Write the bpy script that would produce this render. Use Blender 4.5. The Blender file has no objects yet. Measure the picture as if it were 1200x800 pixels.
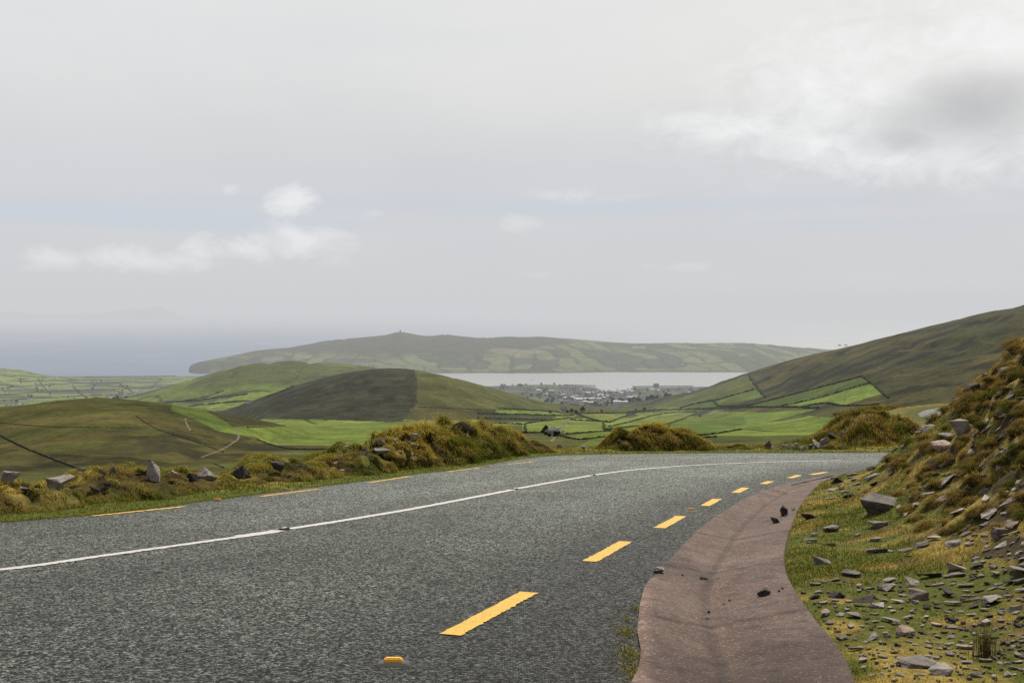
import bpy, bmesh, math, random
import numpy as np
from mathutils import Vector, Matrix, noise as mnoise

random.seed(7)
rng = np.random.default_rng(7)
scene = bpy.context.scene
COL = scene.collection
SEA = -400.0

# ------------------------------------------------------------------ camera (eye at the origin, +Y ahead, pitched slightly down)
F = 1200.0
PITCH = math.atan2(40, 1200)
CP, SP = math.cos(PITCH), math.sin(PITCH)
cam_d = bpy.data.cameras.new('camera')
cam_d.sensor_width = 36.0
cam_d.lens = 36.0
cam_d.clip_start = 0.05
cam_d.clip_end = 300000
cam = bpy.data.objects.new('camera', cam_d)
COL.objects.link(cam)
cam.location = (0, 0, 0)
cam.rotation_euler = (math.pi / 2 - PITCH, 0, 0)
scene.camera = cam


def ray(px, py):
    """sight line of a bearing: (x, z) gained for every metre of depth"""
    px = np.asarray(px, float); py = np.asarray(py, float)
    den = F * CP + (400 - py) * SP
    return (px - 600) / den, (-F * SP + (400 - py) * CP) / den


# ------------------------------------------------------------------ numpy noise
def _hash(ix, iy, seed):
    h = (ix.astype(np.int64) * 374761393 + iy.astype(np.int64) * 668265263 + seed * 1442695041) & 0xFFFFFFFF
    h = ((h ^ (h >> 13)) * 1274126177) & 0xFFFFFFFF
    h = (h ^ (h >> 16)) & 0xFFFFFFFF
    return h / 4294967295.0


def vnoise(x, y, seed=0):
    x0 = np.floor(x); y0 = np.floor(y)
    fx = x - x0; fy = y - y0
    fx = fx * fx * fx * (fx * (fx * 6 - 15) + 10); fy = fy * fy * fy * (fy * (fy * 6 - 15) + 10)
    a = _hash(x0, y0, seed); b = _hash(x0 + 1, y0, seed)
    c = _hash(x0, y0 + 1, seed); d = _hash(x0 + 1, y0 + 1, seed)
    return (a * (1 - fx) + b * fx) * (1 - fy) + (c * (1 - fx) + d * fx) * fy


def fbm(x, y, oct=4, seed=0, gain=0.5):
    s = 0; a = 1; t = 0
    for k in range(oct):
        s = s + a * vnoise(x * 2 ** k * (1 + .03 * k) + 17.3 * k, y * 2 ** k + 9.1 * k, seed + k); t += a; a *= gain
    return s / t


def worley(x, y, seed=0):
    x0 = np.floor(x); y0 = np.floor(y)
    f1 = np.full(np.shape(x), 9.0); f2 = f1.copy(); cid = np.zeros(np.shape(x))
    for i in (-1, 0, 1):
        for j in (-1, 0, 1):
            cx = x0 + i; cy = y0 + j
            d = np.hypot(cx + _hash(cx, cy, seed) - x, cy + _hash(cx, cy, seed + 7) - y)
            m = d < f1
            f2 = np.where(m, f1, np.minimum(f2, d)); cid = np.where(m, _hash(cx, cy, seed + 13), cid); f1 = np.where(m, d, f1)
    return f1, f2, cid


def sstep(a, b, x):
    t = np.clip((x - a) / (b - a), 0, 1)
    return t * t * (3 - 2 * t)


# ------------------------------------------------------------------ objects
def tag(o, label=None, cat=None, group=None, kind=None):
    if label: o['label'] = label
    if cat: o['category'] = cat
    if group: o['group'] = group
    if kind: o['kind'] = kind
    return o


def link(name, mesh, mat=None, parent=None):
    o = bpy.data.objects.new(name, mesh)
    COL.objects.link(o)
    if mat is not None and not mesh.materials:
        mesh.materials.append(mat)
    if parent is not None:
        o.parent = parent
    return o


def empty(name, loc):
    o = bpy.data.objects.new(name, None)
    COL.objects.link(o); o.location = loc; o.empty_display_size = .2
    return o


def np_mesh(name, verts, faces, smooth=True, color=None, attr='tint'):
    """faces: (N,3) or (N,4) int array"""
    me = bpy.data.meshes.new(name)
    verts = np.ascontiguousarray(verts, np.float32); faces = np.ascontiguousarray(faces, np.int32)
    n, k = faces.shape
    me.vertices.add(len(verts)); me.vertices.foreach_set('co', verts.ravel())
    me.loops.add(n * k); me.loops.foreach_set('vertex_index', faces.ravel())
    me.polygons.add(n)
    me.polygons.foreach_set('loop_start', np.arange(0, n * k, k, dtype=np.int32))
    me.polygons.foreach_set('loop_total', np.full(n, k, np.int32))
    me.polygons.foreach_set('use_smooth', np.full(n, smooth, bool))
    if color is not None:
        a = me.attributes.new(attr, 'FLOAT_COLOR', 'POINT')
        c = np.ones((len(verts), 4), np.float32); c[:, :3] = color
        a.data.foreach_set('color', c.ravel())
    me.update(calc_edges=True)
    me.validate()
    return me


def grid_faces(nr, nc):
    i = np.arange((nr - 1) * (nc - 1)); r = i // (nc - 1); c = i % (nc - 1)
    a = r * nc + c
    return np.stack([a, a + 1, a + nc + 1, a + nc], 1)


# ------------------------------------------------------------------ materials
class NT:
    def __init__(self, name, volume=False):
        self.mat = bpy.data.materials.new(name); self.mat.use_nodes = True
        self.nt = self.mat.node_tree; self.nt.nodes.clear()
        self.out = self.nt.nodes.new('ShaderNodeOutputMaterial')

    def n(self, typ, ins=None, **kw):
        nd = self.nt.nodes.new(typ)
        for k, v in kw.items(): setattr(nd, k, v)
        for k, v in (ins or {}).items(): self.set(nd, k, v)
        return nd

    def set(self, nd, k, v):
        s = nd.inputs[k]
        if isinstance(v, bpy.types.NodeSocket): self.nt.links.new(v, s)
        elif isinstance(v, bpy.types.Node): self.nt.links.new(v.outputs[0], s)
        elif isinstance(v, tuple) and len(v) == 3 and s.type == 'RGBA': s.default_value = (*v, 1)
        else: s.default_value = v

    def math(self, op, a, b=0.0, c=None, clamp=False):
        nd = self.n('ShaderNodeMath', operation=op, use_clamp=clamp)
        self.set(nd, 0, a); self.set(nd, 1, b)
        if c is not None: self.set(nd, 2, c)
        return nd.outputs[0]

    def mix(self, f, a, b, mode='MIX'):
        nd = self.n('ShaderNodeMix', data_type='RGBA', blend_type=mode)
        self.set(nd, 0, f); self.set(nd, 6, a); self.set(nd, 7, b)
        return nd.outputs[2]

    def noise(self, scale, vec=None, detail=4.0, rough=.55, dist=0.0):
        nd = self.n('ShaderNodeTexNoise', {'Scale': scale, 'Detail': detail, 'Roughness': rough, 'Distortion': dist})
        if vec is not None: self.set(nd, 'Vector', vec)
        return nd.outputs[0]

    def voro(self, scale, vec=None, feature='F1', out='Distance', rand=1.0):
        nd = self.n('ShaderNodeTexVoronoi', {'Scale': scale, 'Randomness': rand}, feature=feature)
        if vec is not None: self.set(nd, 'Vector', vec)
        return nd.outputs[out]

    def ramp(self, f, stops, interp='LINEAR'):
        nd = self.n('ShaderNodeValToRGB'); cr = nd.color_ramp; cr.interpolation = interp
        while len(cr.elements) < len(stops): cr.elements.new(.5)
        for e, (p, c) in zip(cr.elements, stops):
            e.position = p; e.color = (c, c, c, 1) if isinstance(c, (int, float)) else (*c, 1)
        self.set(nd, 0, f)
        return nd.outputs[0]

    def pos(self):
        return self.n('ShaderNodeNewGeometry').outputs['Position']

    def obj(self):
        return self.n('ShaderNodeTexCoord').outputs['Object']

    def attr(self, name):
        return self.n('ShaderNodeAttribute', attribute_name=name).outputs['Color']

    def bump(self, h, strength=.5, dist=.02):
        return self.n('ShaderNodeBump', {'Height': h, 'Strength': strength, 'Distance': dist}).outputs[0]

    def bsdf(self, color, rough=.8, spec=.3, normal=None, **kw):
        nd = self.n('ShaderNodeBsdfPrincipled', {'Base Color': color, 'Roughness': rough, 'Specular IOR Level': spec})
        if normal is not None: self.set(nd, 'Normal', normal)
        for k, v in kw.items(): self.set(nd, k, v)
        return nd.outputs[0]

    def done(self, sh, slot='Surface'):
        self.nt.links.new(sh, self.out.inputs[slot]); return self.mat


def mat_asphalt():
    t = NT('chip_seal_asphalt'); P = t.pos()
    chips = t.voro(62, P, out='Color')
    cd = t.voro(62, P)
    sep = t.n('ShaderNodeSeparateColor', {0: chips}).outputs[0]
    grain = t.ramp(sep, [(0, (.006, .007, .006)), (.40, (.016, .018, .016)), (.56, (.095, .110, .098)), (.82, (.19, .215, .19)), (.95, (.34, .365, .33)), (1, (.52, .54, .49))])
    big = t.noise(.45, P, 5, .6)
    wear = t.ramp(big, [(.3, .75), (.7, 1.25)])
    mid = t.ramp(t.noise(5, P, 4, .6), [(.3, .8), (.7, 1.2)])
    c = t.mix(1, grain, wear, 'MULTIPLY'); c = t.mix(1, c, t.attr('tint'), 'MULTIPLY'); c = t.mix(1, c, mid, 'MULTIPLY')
    h = t.math('ADD', t.math('MULTIPLY', cd, -1), t.math('MULTIPLY', sep, .6))
    nrm = t.bump(h, 1.0, .014)
    return t.done(t.bsdf(c, t.ramp(sep, [(0, .9), (1, .55)]), .25, nrm))


def mat_paint(name, col, worn=.45):
    t = NT(name); P = t.pos()
    c = t.mix(t.ramp(t.noise(30, P, 5, .7), [(.35, 0), (.62, 1)]), col, tuple(x * .72 for x in col))
    chip = t.ramp(t.noise(90, P, 3, .7), [(worn - .14, 1), (worn - .06, 0)])
    c = t.mix(chip, c, (.07, .07, .068))
    return t.done(t.bsdf(c, .6, .3, t.bump(t.voro(62, P), .6, .006)))


def mat_concrete():
    t = NT('red_brown_concrete'); P = t.pos()
    a = t.noise(1.1, P, 6, .62, .4)
    c = t.ramp(a, [(.25, (.066, .038, .028)), (.5, (.116, .073, .057)), (.75, (.168, .116, .095))])
    spk = t.voro(70, P, out='Color'); s = t.n('ShaderNodeSeparateColor', {0: spk}).outputs[1]
    c = t.mix(t.ramp(s, [(.86, 0), (.96, .55)]), c, (.30, .26, .24))
    c = t.mix(t.ramp(s, [(.02, .6), (.14, 0)]), c, (.035, .025, .02))
    st = t.noise(6, P, 4, .6)
    c = t.mix(t.ramp(st, [(.5, 0), (.7, .7)]), c, (.045, .031, .024))
    c = t.mix(t.ramp(t.noise(2.3, P, 6, .7, 1.0), [(.56, 0), (.66, .5)]), c, (.20, .165, .14))
    ft = t.attr('tint')
    c = t.mix(1, c, ft, 'MULTIPLY')
    return t.done(t.bsdf(c, .8, .3, t.bump(t.math('ADD', t.noise(60, P, 5, .8), t.noise(9, P, 4, .7)), .9, .016)))


def mat_soil(name='mossy_ground'):
    t = NT(name); P = t.pos()
    base = t.attr('tint')
    n1 = t.noise(9, P, 6, .7); n2 = t.noise(40, P, 4, .7)
    c = t.mix(1, base, t.ramp(n1, [(.25, .45), (.55, 1.0), (.8, 1.5)]), 'MULTIPLY')
    c = t.mix(t.ramp(n2, [(.5, 0), (.75, .6)]), c, (.035, .026, .013))
    return t.done(t.bsdf(c, .95, .1, t.bump(t.math('ADD', n1, t.math('MULTIPLY', n2, .5)), 1, .05)))


def mat_blade(name='grass_blades', trans=.35):
    t = NT(name)
    c = t.attr('tint')
    d = t.n('ShaderNodeBsdfDiffuse', {'Color': c, 'Roughness': .5}).outputs[0]
    tr = t.n('ShaderNodeBsdfTranslucent', {'Color': c}).outputs[0]
    return t.done(t.n('ShaderNodeMixShader', {0: trans, 1: d, 2: tr}).outputs[0])


def mat_rock(name, dark, mid, light, lichen=.35):
    t = NT(name); O = t.obj(); P = t.pos()
    rnd = t.n('ShaderNodeObjectInfo').outputs['Random']
    n1 = t.noise(5, P, 6, .65, .3); n2 = t.noise(26, P, 5, .7)
    c = t.ramp(n1, [(.28, dark), (.5, mid), (.72, light)])
    c = t.mix(t.ramp(n2, [(.52, 0), (.7, lichen)]), c, (.34, .33, .30))
    c = t.mix(t.ramp(n2, [(.3, .7), (.42, 0)]), c, tuple(x * .5 for x in dark))
    c = t.mix(1, c, t.ramp(rnd, [(0, (.62, .60, .60)), (.5, (1, .96, .93)), (1, (1.35, 1.3, 1.22))]), 'MULTIPLY')
    st = t.n('ShaderNodeTexWave', {'Vector': O, 'Scale': 6.0, 'Distortion': 5.0, 'Detail': 4.0}, bands_direction='Z').outputs[1]
    h = t.math('ADD', t.math('MULTIPLY', n2, .6), t.math('ADD', n1, t.math('MULTIPLY', st, .08)))
    return t.done(t.bsdf(c, .85, .25, t.bump(h, .9, .04)))


def mat_land():
    t = NT('valley_land'); P = t.pos()
    base = t.attr('tint')
    n1 = t.noise(.012, P, 8, .72, .4); n2 = t.noise(.16, P, 6, .75); n3 = t.noise(.035, P, 6, .7, .6)
    c = t.mix(1, base, t.ramp(n1, [(.3, .62), (.5, 1.0), (.72, 1.42)]), 'MULTIPLY')
    c = t.mix(1, c, t.ramp(n2, [(.3, .5), (.52, 1.0), (.75, 1.45)]), 'MULTIPLY')
    c = t.mix(t.ramp(n3, [(.55, 0), (.68, .45)]), c, (.024, .024, .011))
    return t.done(t.bsdf(c, .95, .05, t.bump(t.math('ADD', n1, t.math('MULTIPLY', n2, .25)), .5, 6.0)))


def mat_sea():
    t = NT('sea_water'); P = t.pos()
    w = t.math('ADD', t.noise(.02, P, 6, .65), t.math('MULTIPLY', t.noise(.15, P, 3, .6), .5))
    streak = t.noise(.0011, P, 5, .6, .6)
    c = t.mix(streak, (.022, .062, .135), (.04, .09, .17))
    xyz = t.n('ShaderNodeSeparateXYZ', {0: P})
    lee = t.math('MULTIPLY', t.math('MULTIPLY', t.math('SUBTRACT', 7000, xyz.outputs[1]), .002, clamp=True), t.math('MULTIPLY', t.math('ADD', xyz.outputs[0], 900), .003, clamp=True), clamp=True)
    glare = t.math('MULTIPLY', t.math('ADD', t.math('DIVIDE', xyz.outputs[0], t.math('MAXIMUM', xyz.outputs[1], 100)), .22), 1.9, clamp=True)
    c = t.mix(glare, c, (.30, .31, .305))  # sun glitter put into the base colour, growing towards the right
    c = t.mix(lee, c, (.25, .26, .26))  # calm harbour water, its glitter also put into the base colour
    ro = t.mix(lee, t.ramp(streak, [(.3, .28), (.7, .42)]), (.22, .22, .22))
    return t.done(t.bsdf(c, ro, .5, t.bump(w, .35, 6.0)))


def mat_plain(name, col, rough=.8, var=.3, scale=2.0, spec=.2):
    t = NT(name); P = t.pos()
    c = t.mix(1, col, t.ramp(t.noise(scale, P, 4, .6), [(.3, 1 - var), (.7, 1 + var)]), 'MULTIPLY')
    return t.done(t.bsdf(c, rough, spec))


M_ASPH = mat_asphalt()
M_WHITE = mat_paint('worn_white_paint', (.56, .55, .53), .46)
M_YELLOW = mat_paint('worn_yellow_paint', (.66, .41, .055), .46)
M_CONC = mat_concrete()
M_SOIL = mat_soil()
M_BLADE = mat_blade('grass_blades', .22)
M_SLATE = mat_rock('grey_slate', (.06, .054, .05), (.20, .182, .166), (.34, .31, .285))
M_PALE = mat_rock('pale_lichen_rock', (.10, .094, .088), (.26, .24, .222), (.40, .375, .35), .5)
M_BROWN = mat_rock('brown_sandstone', (.08, .06, .05), (.24, .19, .16), (.38, .31, .27), .3)
M_TAN = mat_rock('tan_shale', (.075, .062, .052), (.18, .155, .135), (.30, .265, .235), .3)
M_GREY = mat_rock('weathered_grey_rock', (.026, .023, .021), (.10, .09, .082), (.19, .175, .16), .3)
M_DARK = mat_rock('dark_slate', (.012, .011, .011), (.04, .034, .033), (.075, .064, .06), .12)
M_LAND = mat_land()
M_SEA = mat_sea()

# ------------------------------------------------------------------ the road's layout (metres; road falls away at one in ten)
_PY = np.array([-12, 0, 34, 48, 60, 80, 130.])
_PZ = np.array([-0.6, -1.5, -4.9, -6.1, -6.95, -8.35, -11.])


def zplane(y):
    y = np.asarray(y, float)
    return sum(np.interp(y + o, _PY, _PZ) for o in (-2.5, -1, 0, 1, 2.5)) / 5


def onroad(px, py):
    u, s = ray(px, py)
    d = 1.5 / (-s - .1)
    return (float(u * d), float(d))


def smooth_line(pts, step=.25):
    """Catmull-Rom through the points, resampled evenly"""
    p = np.array(pts, float); q = []
    for i in range(len(p) - 1):
        a = p[max(i - 1, 0)]; b = p[i]; c = p[i + 1]; d = p[min(i + 2, len(p) - 1)]
        for t in np.linspace(0, 1, 24, endpoint=False):
            q.append(.5 * ((2 * b) + (-a + c) * t + (2 * a - 5 * b + 4 * c - d) * t * t + (-a + 3 * b - 3 * c + d) * t ** 3))
    q.append(p[-1]); q = np.array(q)
    L = np.r_[0, np.cumsum(np.linalg.norm(np.diff(q, axis=0), axis=1))]
    n = max(2, int(L[-1] / step))
    s = np.linspace(0, L[-1], n)
    return np.stack([np.interp(s, L, q[:, k]) for k in range(q.shape[1])], 1)


LEFT = smooth_line([(-19, -2), (-12.5, 7), onroad(0, 613), onroad(150, 599), onroad(290, 581), onroad(440, 562), onroad(560, 546.5), (.9, 32.2), (3.2, 33.9),
                    (7.1, 34.6), (12.2, 34.9), (17.5, 37), (21.5, 42), (24.3, 50), (26.4, 60), (28.6, 70), (31.8, 80), (38, 91), (48, 101), (64, 110)])
INNER = smooth_line([(-1.6, -4), (-.3, 2), onroad(742, 800), onroad(747, 740), onroad(752.5, 700), onroad(766, 676), onroad(800, 641), onroad(824, 617), onroad(852, 598), onroad(880, 582), onroad(925, 567), (8.8, 25.2),
                     (13.5, 28), (20, 30.8), (26.5, 36.5), (30.5, 45), (33, 57), (35.3, 68), (38.5, 77), (44.5, 86), (54, 95), (68, 103)])
OUTER = smooth_line([(0.0, -4), (.85, 2), onroad(1000, 800), onroad(957, 735), onroad(920, 672), onroad(924, 628), onroad(944, 586), onroad(975, 561), (9.2, 25.1),
                     (13.6, 27.6), (20.4, 30.3), (27.1, 36.2), (31.2, 44.8), (33.8, 57), (36, 68), (39.2, 76.6), (45, 85.4), (54.5, 94.3), (68.4, 102.3)])


def sdist(x, y, line):
    """signed distance to a polyline, positive on its right, and arc position"""
    x = np.asarray(x, float).ravel(); y = np.asarray(y, float).ravel()
    if len(x) <= 64:
        a = line[:-1]; e = line[1:] - a; l2 = (e * e).sum(1)
        t = np.clip(((x[:, None] - a[:, 0]) * e[:, 0] + (y[:, None] - a[:, 1]) * e[:, 1]) / l2, 0, 1)
        dx = x[:, None] - a[:, 0] - t * e[:, 0]; dy = y[:, None] - a[:, 1] - t * e[:, 1]
        q = dx * dx + dy * dy; k = q.argmin(1); r = np.arange(len(x))
        return np.sqrt(q[r, k]) * np.where(e[k, 0] * dy[r, k] - e[k, 1] * dx[r, k] < 0, 1, -1), k * 1.0
    best = np.full(x.shape, 1e9); sg = np.zeros_like(best); arc = np.zeros_like(best)
    L = np.r_[0, np.cumsum(np.linalg.norm(np.diff(line, axis=0), axis=1))]
    pl = line[::3] if len(line) > 60 else line
    Lp = L[::3] if len(line) > 60 else L
    for i in range(len(pl) - 1):
        ax, ay = pl[i]; bx, by = pl[i + 1]
        ex, ey = bx - ax, by - ay; l2 = ex * ex + ey * ey
        t = np.clip(((x - ax) * ex + (y - ay) * ey) / l2, 0, 1)
        dx = x - ax - t * ex; dy = y - ay - t * ey
        d = dx * dx + dy * dy
        m = d < best
        best[m] = d[m]; arc[m] = Lp[i] + t[m] * math.sqrt(l2)
        sg[m] = np.where(ex * dy[m] - ey * dx[m] < 0, 1, -1)
    return np.sqrt(best) * sg, arc


def ground_z(x, y):
    """roadside ground: bank to the right of the gutter, verge and falling hillside to the left"""
    shp = np.shape(x); x = np.ravel(x).astype(float); y = np.ravel(y).astype(float)
    zp = zplane(y)
    so, _ = sdist(x, y, OUTER)
    sl, _ = sdist(x, y, LEFT); sl = -sl
    z = zp - .30
    apron = np.interp(y, [4, 8, 10, 13, 17, 21, 26], [1.9, 1.6, 1.4, 1.05, .85, .85, .9])
    k = .35
    rise = .97 * k * np.log1p(np.exp(np.clip((so - apron) / k, -30, 30)))
    rise = np.where(rise > 7, 7 + (rise - 7) * .45, rise)
    rise = np.where(rise > 14, 14 + (rise - 14) * .3, rise)
    lump = (fbm(x * 1.1, y * 1.1, 4, 3) - .5) * .9 * np.clip(rise * .7, .10, .8) + (fbm(x * 4, y * 4, 3, 9) - .5) * .22 * np.clip(rise, .15, 1)
    right = zp + .035 * sstep(0, .3, so) + rise + lump * sstep(0.05, .8, so)
    drop = np.where(sl > 2.4, .42 * (sl - 2.4) - .3 * np.minimum(sl - 2.4, 1) * .3, 0) + np.where(sl > 14, (sl - 14) * .08, 0)
    lumpl = (fbm(x * 1.5, y * 1.5, 3, 21) - .5) * .16 * sstep(.1, 1.2, sl) + (fbm(x * .25, y * .25, 3, 22) - .5) * 1.6 * sstep(4, 12, sl)
    leftz = zp + .02 + .05 * sstep(0, .8, sl) - drop + lumpl
    z = np.where(so > 0, right, z)
    z = np.where(sl > 0, leftz, z)
    return z.reshape(shp), so.reshape(shp), sl.reshape(shp)


GREEN = np.array([.120, .140, .024]); GOLD = np.array([.37, .275, .070]); OLIVE = np.array([.18, .165, .036]); BROWN = np.array([.20, .140, .050]); DIRT = np.array([.060, .045, .030])


def turf_color(x, y, wet, seed=5):
    """patches of green, gold and brown; wet 0..1 turns the mix greener"""
    a = fbm(x * .9, y * .9, 4, seed); b = fbm(x * 3.1, y * 3.1, 3, seed + 11)
    g = sstep(.42, .62, a * .6 + b * .4 + (wet - .5) * .5)[..., None]
    o = sstep(.4, .65, fbm(x * 1.7, y * 1.7, 3, seed + 31))[..., None]
    br = sstep(.52, .72, fbm(x * 2.3, y * 2.3, 3, seed + 47))[..., None]
    dry = GOLD * (1 - br) + BROWN * br
    dry = dry * (1 - o * .5) + OLIVE * o * .5
    return dry * (1 - g) + GREEN * g


# near ground sheet -----------------------------------------------------------
us = np.unique(np.r_[np.linspace(-3, -.95, 40), np.linspace(-.95, -.52, 90), np.linspace(-.52, .1, 250), np.linspace(.1, .56, 330), np.linspace(.56, 1.2, 120), np.linspace(1.2, 3, 40)])
ds = np.exp(np.arange(math.log(1.2), math.log(135), .0085))
U, D = np.meshgrid(us, ds)
GX, GY = U * D, D
GZ, SO, SL = ground_z(GX, GY)
wet = np.where(SL > 0, np.clip(1.1 - SL * .45, .35, 1), np.clip(.64 - (SO - .8) * .24, .06, .66))
gc = turf_color(GX, GY, wet)
dirtm = sstep(.52, .62, fbm(GX * 2.7, GY * 2.7, 4, 77))[..., None] * sstep(.6, 1.8, SO)[..., None]
gc = gc * (1 - dirtm * .88) + DIRT * .8 * dirtm * .88
gc = np.where(((SL > 0) & (GY > 42))[..., None], gc * .5 + np.array([.03, .034, .008]), gc)
far = (SL > 4)[..., None]
gc = np.where(far, np.array([.06, .065, .018]), gc)
me = np_mesh('ground', np.stack([GX, GY, GZ], -1).reshape(-1, 3), grid_faces(*GX.shape), True, gc.reshape(-1, 3) * .9)
ground = link('ground', me, M_SOIL); tag(ground, kind='structure')


LDS = np.log(ds)


def samp(arrs, x, y):
    """read the ground sheet's grids at any points"""
    x = np.ravel(x); y = np.clip(np.ravel(y), ds[0], ds[-1] * .999); u = np.clip(x / y, us[0], us[-1] * .999)
    j = np.clip(np.searchsorted(us, u) - 1, 0, len(us) - 2); fu = (u - us[j]) / (us[j + 1] - us[j])
    v = (np.log(y) - LDS[0]) / (LDS[1] - LDS[0]); i = np.clip(v.astype(int), 0, len(ds) - 2); fv = v - i
    return [(a[i, j] * (1 - fu) + a[i, j + 1] * fu) * (1 - fv) + (a[i + 1, j] * (1 - fu) + a[i + 1, j + 1] * fu) * fv for a in arrs]


def hit_ground(px, py, dmin=3.0, dmax=60.0):
    """where a sight line meets the roadside ground"""
    u, s = ray(px, py)
    d = np.exp(np.linspace(math.log(dmin), math.log(dmax), 420))
    j = np.clip(np.searchsorted(us, u), 1, len(us) - 1)
    w = (u - us[j - 1]) / (us[j] - us[j - 1])
    col = GZ[:, j - 1] * (1 - w) + GZ[:, j] * w
    zz = np.interp(d, ds, col)
    m = np.nonzero(zz >= s * d)[0]
    if not len(m): return None
    dd = d[m[0]]
    return Vector((float(u * dd), float(dd), float(np.interp(dd, ds, col))))


# ------------------------------------------------------------------ road, gutter and paint
def match_lines(a, b):
    """pair points of b with points of a along their arc fraction, corrected by nearest point"""
    sB = np.linspace(0, 1, len(b))
    n = 500
    A = np.stack([np.interp(np.linspace(0, 1, n), np.linspace(0, 1, len(a)), a[:, k]) for k in (0, 1)], 1)
    B = np.zeros_like(A); last = 0
    for i in range(n):
        d = np.hypot(b[:, 0] - A[i, 0], b[:, 1] - A[i, 1])
        j = int(np.argmin(d)); j = max(j, last); last = j
        B[i] = b[j]
    for _ in range(6):
        B[1:-1] = (B[:-2] + B[1:-1] + B[2:]) / 3
    return A, B


tI = np.gradient(INNER, axis=0); tI /= np.linalg.norm(tI, axis=1)[:, None]
A, B = match_lines(LEFT, INNER + np.stack([tI[:, 1], -tI[:, 0]], 1) * np.where((INNER[:, 1] < 24) & (INNER[:, 0] < 8), .12, 0.)[:, None])
nc = 41
f = np.linspace(0, 1, nc)[None, :, None]
jit = (fbm(A[:, :1] * 1.3, A[:, 1:] * 1.3, 4, 91) - .5) * .25
Aj = A.copy(); Aj[:, :1] -= jit; Aj[:, 1:] += jit * .5
XY = Aj[:, None, :] * (1 - f) + B[:, None, :] * f
Z = zplane(XY[..., 1]) + .02 * np.sin(np.pi * f[..., 0]) + .004
ff = f[0, :, 0][None, :]
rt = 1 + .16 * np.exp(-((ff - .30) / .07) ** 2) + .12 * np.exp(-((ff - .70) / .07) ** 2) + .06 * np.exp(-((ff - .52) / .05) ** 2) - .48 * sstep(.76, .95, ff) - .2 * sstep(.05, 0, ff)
rt = rt * (.40 + .80 * sstep(3, 26, XY[..., 1]))  # dark near, pale far: grazing sky sheen put into the tint
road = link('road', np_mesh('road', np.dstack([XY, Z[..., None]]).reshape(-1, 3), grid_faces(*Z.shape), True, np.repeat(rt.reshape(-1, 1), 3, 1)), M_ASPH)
tag(road, kind='structure')


def road_z(x, y):
    p = np.array([[x, y]]); dl = abs(sdist(p[:, 0], p[:, 1], LEFT)[0][0]); dr = abs(sdist(p[:, 0], p[:, 1], INNER)[0][0])
    return float(zplane(y)) + .02 * math.sin(math.pi * dl / max(dl + dr, 1e-3)) + .004


# gutter: a shallow V in red-brown concrete
ic = np.array([p for p in INNER if p[1] < 31 and p[0] < 20])
An, Bn = match_lines(ic, OUTER)
prof = [(0, .012), (.03, .02), (.12, .0), (.25, -.045), (.39, -.088), (.42, -.096), (.45, -.086), (.62, -.048), (.78, -.012), (.9, .012), (1.0, .03), (1.04, -.1)]
rows = []
fr = np.array([p[0] for p in prof]); pz = np.array([p[1] for p in prof])
dense = np.interp(np.linspace(0, 11, 45), np.arange(12), fr); dz = np.interp(np.linspace(0, 11, 45), np.arange(12), pz)
XY = An[:, None, :] * (1 - dense[None, :, None]) + Bn[:, None, :] * dense[None, :, None]
wid = np.hypot(*(Bn - An).T)
Z = zplane(XY[..., 1]) + .012 + dz[None, :] * np.clip(wid / 1.3, .1, 1)[:, None] + (fbm(XY[..., 0] * 2, XY[..., 1] * 2, 3, 61) - .5) * .025
arc = np.r_[0, np.cumsum(np.hypot(*np.diff(An, axis=0).T))]
tint = np.ones(XY.shape[:2] + (3,))
tint *= (1 - .36 * np.exp(-((dense - .40) / .035) ** 2))[None, :, None] + np.array([.42, .30, .12])[None, None, :] * np.exp(-((dense - .47) / .018) ** 2)[None, :, None]  # shade of the fold and a highlight beside it, painted in the tint
tint *= (1 + .75 * sstep(.10, .0, dense) * sstep(10, 7.5, XY[..., 1]))[..., None] * np.ones(3)
for jy in (5.0, 7.35, 9.7, 12.2, 15.0, 18.0, 21.0):
    tint *= (1 - .6 * np.exp(-((XY[..., 1] - jy - .15 * (dense[None, :] - .5)) / .035) ** 2))[..., None]
damp = sstep(.5, .68, fbm(XY[..., 0] * .8, XY[..., 1] * .5, 3, 65))
tint *= (1 - .35 * damp)[..., None]
gut = link('gutter', np_mesh('gutter', np.dstack([XY, Z[..., None]]).reshape(-1, 3), grid_faces(*Z.shape), True, tint.reshape(-1, 3)), M_CONC)
tag(gut, kind='structure')


def gutter_z(x, y):
    p = np.array([[x, y]]); a = abs(sdist(p[:, 0], p[:, 1], INNER)[0][0]); b = abs(sdist(p[:, 0], p[:, 1], OUTER)[0][0])
    return float(zplane(y) + .012 + np.interp(a / (a + b), fr, pz))


def stripe(name, pts, width, mat, label=None, ragged=.012, taper=None):
    """a painted stripe lying on the road, edges a little ragged"""
    L = smooth_line(pts, .03); n = len(L)
    t = np.gradient(L, axis=0); t /= np.linalg.norm(t, axis=1)[:, None]
    nr = np.stack([-t[:, 1], t[:, 0]], 1)
    w = np.full(n, width / 2) if taper is None else np.interp(np.linspace(0, 1, n), np.linspace(0, 1, len(taper)), taper) / 2
    a = L + nr * (w + np.convolve(rng.normal(0, ragged, n + 2), [.3, .4, .3], 'valid'))[:, None]; b = L - nr * (w + rng.normal(0, ragged, n))[:, None]
    XY = np.stack([a, (a + b) / 2, b], 1)
    Z = np.array([[road_z(*q) for q in r] for r in XY[::4]])
    k = np.arange(n); Z = np.stack([np.interp(k, k[::4], Z[:, c]) for c in range(3)], 1) + .006
    o = link(name, np_mesh(name, np.dstack([XY, Z[..., None]]).reshape(-1, 3), grid_faces(n, 3)), mat, road)
    if label: o['label'] = label
    return o


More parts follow.
